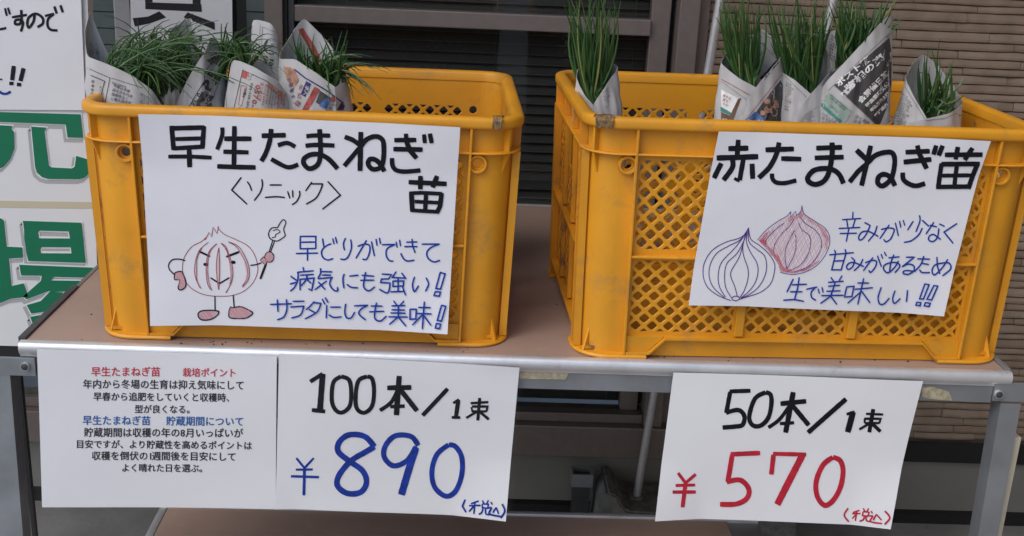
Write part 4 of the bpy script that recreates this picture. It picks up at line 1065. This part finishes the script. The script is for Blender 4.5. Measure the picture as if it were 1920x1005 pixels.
# ---- right crate
YB = .17
B1 = bundle('narrow upright seedling bunch alone at the left end of the right crate', [(1112, 197, -.02), (1092, 172, -.016), (1080, 140, -.002), (1092, 116, .014), (1118, 106, .02), (1139, 112, .02), (1159, 126, .0), (1137, 160, -.02), (1113, 197, -.026), (1126, 214, -.028)], .19, 1152, .020, seed=1)
leaves(B1, 62, (1090, 1140, 178), [(1072, 1152, -16, 10), (1076, 1150, -30, 25)], 1, rad=.0017, yj=.013)
pr(B1, 'printed_text', bodytext([(1131, 172), (1152, 150), (1146, 196), (1136, 205)], 5, rt), news_grey)
B2 = bundle('bundle in the right crate whose paper shows a food photo and a blue box', [(1420, 165, -.034), (1385, 146, -.034), (1352, 119, -.014), (1362, 100, .012), (1395, 80, .03), (1412, 68, .034), (1427, 54, .036), (1447, 68, .028), (1471, 96, .0), (1447, 130, -.026), (1418, 164, -.037), (1374, 231, -.038), (1366, 246, -.036)], YB, 1412, .034, seed=2)
leaves(B2, 88, (1376, 1416, 152), [(1356, 1418, -14, 30), (1352, 1424, 4, 60)], 2, rad=.0017, yj=.02)
pr(B2, 'printed_block', fill([(1456, 112), (1461, 116), (1433, 150), (1424, 147)], 6), news_ink)
pr(B2, 'printed_block', fill([(1352, 168), (1384, 184), (1372, 212), (1352, 200)], 6), white_print)
pr(B2, 'printed_block', fill([(1351, 200), (1372, 211), (1368, 216), (1351, 208)], 6), news_teal)
pr(B2, 'printed_block', fill([(1390, 183), (1374, 226), (1352, 228), (1352, 210), (1368, 217), (1384, 186)], 6), news_brown)
strokes(B2, 'printed_line', [([(1352, 152), (1400, 186)], 1.2)], news_green, 1)
strokes(B2, 'printed_line', [([(1352, 148), (1406, 178)], 1.0)], news_red, 1)
pr(B2, 'printed_block', fill([(1464, 150), (1468, 160), (1466, 232), (1440, 233), (1418, 210), (1432, 190)], 6), news_ink)
rf = random.Random(4)
for cx_, cy_, r_ in ((1447, 182, 9), (1452, 196, 10), (1438, 190, 7), (1440, 206, 9), (1452, 210, 8), (1430, 212, 6)):
    pr(B2, 'printed_spot', [[(cx_+r_*rf.uniform(.7, 1.1)*cos(a*pi/5), cy_+r_*rf.uniform(.7, 1.1)*sin(a*pi/5)) for a in range(10)]], news_flesh, 1)
pr(B2, 'printed_block', fill([(1416, 209), (1446, 232), (1392, 232)], 6), news_blue, 1)
pr(B2, 'printed_text', textrun('ネット予約', 1400, 228, 1432, 230, 6), white_print, 2)
pr(B2, 'printed_text', bodytext([(1354, 174), (1378, 186), (1370, 206), (1354, 196)], 3, rt), news_red, 2)
pr(B2, 'printed_text', textrun('10', 1352, 227, 1364, 229, 9), white_print, 2)
strokes(B2, 'printed_line', [([(1466, 140), (1392, 232)], 1.)], news_red)
strokes(B2, 'printed_line', [([(1415, 84), (1425, 78), (1458, 112)], .9)], news_grey)
B6 = bundle('half hidden bundle behind the others, only its printed paper edges showing', [(1560, 150, -.03), (1535, 120, -.028), (1524, 80, -.01), (1530, 54, .012), (1550, 62, .03), (1568, 57, .03), (1585, 70, .02), (1592, 100, .0), (1580, 140, -.025), (1560, 152, -.033)], .265, 1560, .03, seed=6)
leaves(B6, 30, (1566, 1590, 120), [(1575, 1625, -14, 34)], 66, rad=.0016)
pr(B6, 'printed_text', bodytext([(1558, 62), (1588, 88), (1586, 128), (1552, 110)], 8, rt), news_ink)
B3 = bundle('bundle in the right crate with plain paper flap, second from the food photo', [(1520, 176, -.036), (1490, 150, -.034), (1467, 135, -.012), (1476, 108, .014), (1500, 84, .03), (1528, 74, .034), (1548, 90, .026), (1560, 128, .0), (1540, 156, -.026), (1519, 178, -.038), (1478, 233, -.04), (1470, 246, -.038)], YB+.01, 1513, .032, seed=3)
leaves(B3, 108, (1472, 1532, 162), [(1448, 1560, -14, 20), (1450, 1556, 2, 52)], 3, rad=.0017, yj=.02)
pr(B3, 'printed_text', bodytext([(1472, 150), (1490, 162), (1484, 212), (1470, 206)], 10, rt), news_grey)
pr(B3, 'printed_text', bodytext([(1510, 214), (1536, 196), (1532, 236), (1498, 234)], 9, rt), news_grey)
strokes(B3, 'printed_line', [([(1470, 141), (1512, 182)], .8)], news_grey)
B4 = bundle('tallest bundle in the right crate with black headline printed on its wrap', [(1538, 170, -.006), (1552, 150, -.028), (1590, 110, -.037), (1640, 56, -.032), (1667, 29, -.014), (1675, 44, .008), (1660, 66, .03), (1612, 100, .04), (1566, 130, .034), (1542, 152, .016), (1537, 172, -.008), (1548, 158, -.027)], YB, 1601, .040, seed=4, crumple=.0018)
leaves(B4, 84, (1572, 1640, 96), [(1572, 1690, -16, 22), (1568, 1660, -10, 40)], 4, rad=.0017, yj=.02)
pr(B4, 'printed_block', fill([(1668, 70), (1672, 105), (1671, 160), (1664, 200), (1648, 238), (1564, 160)], 6), news_ink)
for s_, q, m_ in (('ボスト教', (1572, 163, 1632, 112, 13), news), ('弥相の資', (1590, 172, 1660, 108, 15), news), ('務無料談', (1583, 183, 1602, 162, 12), news), ('会開催日時', (1614, 194, 1668, 138, 12), news), ('募集要項受付', (1626, 202, 1668, 158, 8), news), ('申込方法土曜', (1634, 210, 1668, 176, 7), news), ('電話案内', (1642, 220, 1666, 196, 7), news)):
    pr(B4, 'printed_headline', textrun(s_, *q, .035), white_print, 1)
pr(B4, 'printed_block', fill([(1554, 172), (1598, 208), (1584, 232), (1541, 192)], 6), news_green)
pr(B4, 'printed_text', bodytext([(1558, 176), (1594, 207), (1590, 214), (1554, 183)], 2, rt), news_ink, 1)
pr(B4, 'printed_text', textrun('ほけん', 1556, 200, 1570, 212, 6), news_ink, 1)
pr(B4, 'printed_block', fill([(1540, 193), (1578, 226), (1575, 231), (1539, 199)], 6), news_teal, 1)
pr(B4, 'printed_text', bodytext([(1540, 208), (1576, 234), (1570, 240), (1540, 232)], 3, rt), news_grey)
pr(B4, 'printed_text', bodytext([(1604, 212), (1640, 238), (1630, 240), (1596, 240)], 3, rt), news_grey)
strokes(B4, 'printed_line', [([(1552, 170), (1668, 62)], .9), ([(1564, 160), (1650, 240)], .8)], news_grey)
B5 = bundle('rightmost bundle in the right crate, drooping leaves over a wide paper flap', [(1737, 220, -.036), (1714, 182, -.03), (1698, 146, -.012), (1710, 120, .012), (1731, 102, .034), (1758, 122, .04), (1786, 158, .03), (1806, 193, .0), (1782, 212, -.028), (1737, 223, -.039), (1700, 232, -.038), (1680, 238, -.034)], YB+.01, 1730, .04, seed=5)
leaves(B5, 46, (1728, 1786, 205), [(1728, 1760, 70, 120), (1745, 1792, 100, 150), (1770, 1815, 108, 190), (1730, 1800, 110, 180)], 5, rad=.0019, yj=.016, dz=.04)
pr(B5, 'printed_text', bodytext([(1692, 172), (1712, 190), (1704, 236), (1672, 234)], 12, rt), news_grey)
pr(B5, 'printed_text', bodytext([(1706, 120), (1728, 112), (1722, 150), (1702, 150)], 7, rt), news_grey)
strokes(B5, 'printed_line', [([(1694, 158), (1736, 226), (1770, 222), (1796, 212)], .9)], news_grey)

# ---- left crate
YA = .15
GA = 'newspaper wrapped bundles with drooping leaves'
A1 = bundle('shaded bundle at the far left of the left crate, its leaves falling to the right', [(164, 106, -.03), (203, 121, -.038), (246, 141, -.038), (284, 168, -.034), (306, 200, -.02), (296, 176, .01), (250, 140, .034), (205, 104, .04), (180, 50, .04), (168, 22, .036), (158, 62, .014), (160, 96, -.012), (165, 107, -.032)], YA-.03, 268, .036, group=GA, seed=11)
pr(A1, 'printed_text', bodytext([(213, 155), (260, 176), (254, 200), (206, 188)], 4, rt), news_ink)
pr(A1, 'printed_text', bodytext([(210, 152), (258, 168), (257, 173), (209, 157)], 1, rt), news_ink)
pr(A1, 'printed_text', bodytext([(171, 148), (178, 150), (176, 190), (168, 186)], 5, rt), news_ink)
strokes(A1, 'printed_line', [([(158, 125), (206, 146), (196, 196)], 1.), ([(160, 137), (196, 152), (186, 192)], 1.4), ([(208, 146), (268, 165)], .8)], news_ink)
pr(A1, 'printed_text', bodytext([(160, 68), (190, 108), (186, 118), (158, 98)], 5, rt), news_grey)
pr(A1, 'printed_text', bodytext([(262, 172), (292, 190), (290, 203), (262, 200)], 4, rt), news_grey)
pr(A1, 'printed_text', bodytext([(186, 160), (200, 164), (198, 186), (184, 184)], 4, rt), news_grey)
leaves(A1, 480, (196, 300, 150), [(190, 400, 60, 150)], 12, droop=.86, clear=(345, 84, 480, 215), xmin=180, back=.22, rad=.0013, side=.60, yj=.045)
A1b = bundle('bundle buried in the drooping green leaves at the middle left of the left crate', [(330, 152, -.026), (312, 110, -.02), (318, 58, .0), (338, 44, .02), (358, 34, .03), (372, 62, .02), (376, 110, .0), (352, 148, -.022), (330, 153, -.028)], YA+.11, 340, .03, group=GA, seed=12)
leaves(A1b, 420, (262, 372, 150), [(220, 400, 40, 120)], 13, droop=.98, clear=(366, 66, 480, 215), xmin=205, back=.1, rad=.0013, side=.0, yj=.05)
A2 = bundle('bundle in the left crate with a boxed black and grey advertisement on its wrap', [(326, 203, -.024), (350, 152, -.034), (368, 121, -.036), (384, 97, -.03), (397, 70, -.012), (413, 82, .004), (417, 130, .012), (412, 150, .03), (380, 165, .036), (345, 185, .02), (326, 204, -.018), (338, 180, -.03)], YA, 374, .036, group=GA, seed=14)
strokes(A2, 'printed_line', [([(352, 203), (384, 150), (383, 140), (408, 96)], 1.2), ([(376, 172), (400, 182), (412, 150)], 1.)], news_ink)
pr(A2, 'printed_block', fill([(404, 100), (414, 106), (414, 126), (400, 118)], 6), news_grey)
pr(A2, 'printed_text', textrun('かに', 396, 122, 412, 104, 14, .03), news_ink, 1)
pr(A2, 'printed_text', textrun('P5', 393, 172, 410, 134, 24, .05), news_ink)
pr(A2, 'printed_block', fill([(378, 172), (402, 181), (396, 190), (400, 204), (364, 204)], 6), news_ink)
pr(A2, 'printed_text', textrun('TEL.0', 358, 208, 378, 176, 10, .02), news_ink)
pr(A2, 'printed_text', textrun('米求', 380, 203, 396, 190, 12, .05), news, 1)
pr(A2, 'printed_spot', [[(386+7*cos(a*pi/5), 178+7*sin(a*pi/5)) for a in range(10)]], news_grey, 1)
leaves(A2, 130, (372, 430, 118), [(360, 440, 20, 80)], 15, droop=.72, clear=(300, 66, 413, 215), xmin=330, rad=.0012, side=-.05, yj=.035)
A3 = bundle('bundle in the left crate with the red phone number 0570-6 on its paper', [(419, 206, -.012), (427, 160, -.022), (436, 113, -.022), (473, 124, -.036), (497, 138, -.037), (520, 151, -.03), (537, 173, -.008), (530, 150, .02), (500, 120, .034), (462, 108, .034), (432, 112, .018), (419, 206, -.006), (428, 160, -.018)], YA-.01, 480, .044, group=GA, seed=16, crumple=.0018)
strokes(A3, 'printed_line', [([(438, 205), (455, 131), (500, 152), (534, 178)], 1.1)], news_ink)
strokes(A3, 'printed_line', [([(447, 196), (452, 160), (462, 162), (453, 198), (447, 196)], .9), ([(445, 205), (453, 198)], .7)], news_red)
pr(A3, 'printed_block', fill([(456, 132), (468, 137), (465, 149), (453, 145)], 6), news_red)
pr(A3, 'printed_text', textrun('募集', 466, 136, 462, 149, 8, .02), news, 1)
pr(A3, 'printed_text', textrun('山梨4', 459, 165, 454, 182, 6, .02), news_ink)
pr(A3, 'printed_text', textrun('045-330-2014', 470, 155, 460, 206, 6, .01), news_ink)
pr(A3, 'printed_text', textrun('0570-6', 480, 158, 468, 210, 12, .02), news_red)
pr(A3, 'printed_text', bodytext([(495, 157), (486, 210), (478, 210), (487, 153)], 1, rt), news_red)
pr(A3, 'printed_text', bodytext([(507, 160), (500, 208), (487, 208), (496, 157)], 2, rt), news_red)
pr(A3, 'printed_block', fill([(503, 155), (536, 178), (537, 186), (524, 178), (500, 162)], 6), news_flesh)
pr(A3, 'printed_text', bodytext([(524, 172), (522, 207), (500, 207), (508, 162)], 4, rt), news_ink)
pr(A3, 'printed_text', bodytext([(534, 184), (536, 208), (520, 206), (520, 176)], 3, rt), news_red)
leaves(A3, 75, (432, 470, 128), [(400, 480, 30, 90)], 17, droop=.66, clear=(424, 120, 540, 215), xmin=385, rad=.0012, side=-.08, yj=.035)
A4 = bundle('tall flat-topped roll of newspaper standing behind the 0570-6 bundle', [(468, 125, -.016), (471, 80, -.022), (474, 38, -.022), (506, 43, -.03), (518, 58, -.026), (524, 76, -.012), (530, 100, .004), (522, 80, .022), (500, 56, .03), (478, 46, .018), (468, 120, -.008), (471, 80, -.018)], YA+.065, 502, .03, group=GA, seed=18, crumple=.0018)
pr(A4, 'printed_spot', [[(508+14*cos(a*pi/8), 87+15*sin(a*pi/8)) for a in range(16)]], news_ink)
pr(A4, 'printed_text', textrun('祝', 501, 92, 516, 90, 14, .04), news, 1)
pr(A4, 'printed_text', textrun('1001', 505, 108, 502, 142, 11, .04), news_ink)
pr(A4, 'printed_text', textrun('特典あり', 494, 104, 490, 140, 10, .03), news_ink)
strokes(A4, 'printed_line', [([(488, 130), (492, 50), (520, 62)], .8), ([(484, 120), (488, 46)], .6)], news_grey)
leaves(A4, 12, (514, 532, 150), [(520, 534, 84, 110)], 19, rad=.0012, yj=.008)
A5 = bundle('bundle at the right of the left crate wrapped in coloured advertising pages', [(628, 163, -.036), (594, 138, -.038), (570, 122, -.036), (552, 111, -.03), (524, 110, -.008), (528, 93, .012), (550, 58, .034), (567, 36, .042), (577, 40, .044), (612, 75, .044), (638, 112, .03), (646, 140, .004), (653, 152, -.006), (642, 156, -.028), (628, 165, -.038)], YA+.01, 596, .045, group=GA, seed=20)
strokes(A5, 'printed_line', [([(552, 130), (572, 146), (610, 168), (645, 194)], 2.4)], news_navy)
pr(A5, 'printed_block', fill([(559, 56), (568, 52), (590, 86), (606, 118), (602, 126), (580, 90)], 6), news_red)
pr(A5, 'printed_block', fill([(530, 124), (551, 128), (560, 150), (550, 168), (538, 150)], 6), news_flesh)
pr(A5, 'printed_block', fill([(590, 162), (600, 168), (578, 206), (566, 206)], 6), news_red)
pr(A5, 'printed_block', fill([(574, 152), (583, 157), (572, 182), (564, 176)], 6), news_navy)
pr(A5, 'printed_text', textrun('求人', 574, 160, 569, 178, 8, .02), news, 1)
pr(A5, 'printed_block', fill([(600, 170), (622, 184), (610, 202), (592, 192)], 6), news_ink)
pr(A5, 'printed_block', fill([(610, 184), (621, 186), (612, 204), (598, 198)], 6), news_blue, 1)
pr(A5, 'printed_spot', [[(624+5*cos(a*pi/5), 186+5*sin(a*pi/5)) for a in range(10)]], news_red, 1)
pr(A5, 'printed_block', fill([(640, 192), (647, 198), (644, 206), (632, 206)], 6), news_navy)
pr(A5, 'printed_text', bodytext([(560, 152), (570, 158), (560, 206), (550, 196)], 3, rt), news_red)
pr(A5, 'printed_text', bodytext([(622, 192), (636, 196), (632, 206), (616, 206)], 2, rt), news_ink)
pr(A5, 'printed_text', bodytext([(536, 140), (552, 165), (552, 200), (545, 180)], 4, rt), news_navy)
leaves(A5, 60, (566, 636, 148), [(540, 700, 20, 90)], 22, droop=.60, rad=.0016, side=.35, yj=.03)
leaves(A5, 50, (570, 636, 150), [(548, 640, 56, 110)], 23, rad=.0016, yj=.02, dz=.05)

# ---- soil crumbs and bits of leaf on the board, one loose scatter
rc = random.Random(77); bm = bmesh.new()
for i in range(90):
    x = rc.uniform(.02, TW-.02); y = rc.choice((rc.uniform(.009, .03), rc.uniform(.01, .5))); r = rc.uniform(.0004, .0014)
    g = bmesh.ops.create_icosphere(bm, subdivisions=1, radius=r, matrix=Matrix.Translation((x, y, r*.6)))
    for v in g['verts']: v.co += Vector((rc.uniform(-.3, .3), rc.uniform(-.3, .3), rc.uniform(-.2, .2)))*r
o = mesh_obj('soil_crumbs', bm, mat('soil', (.07, .045, .03), .95)); o['kind'] = 'stuff'
o['label'] = 'dark soil crumbs scattered on the brown board of the stand'; o['category'] = 'soil'
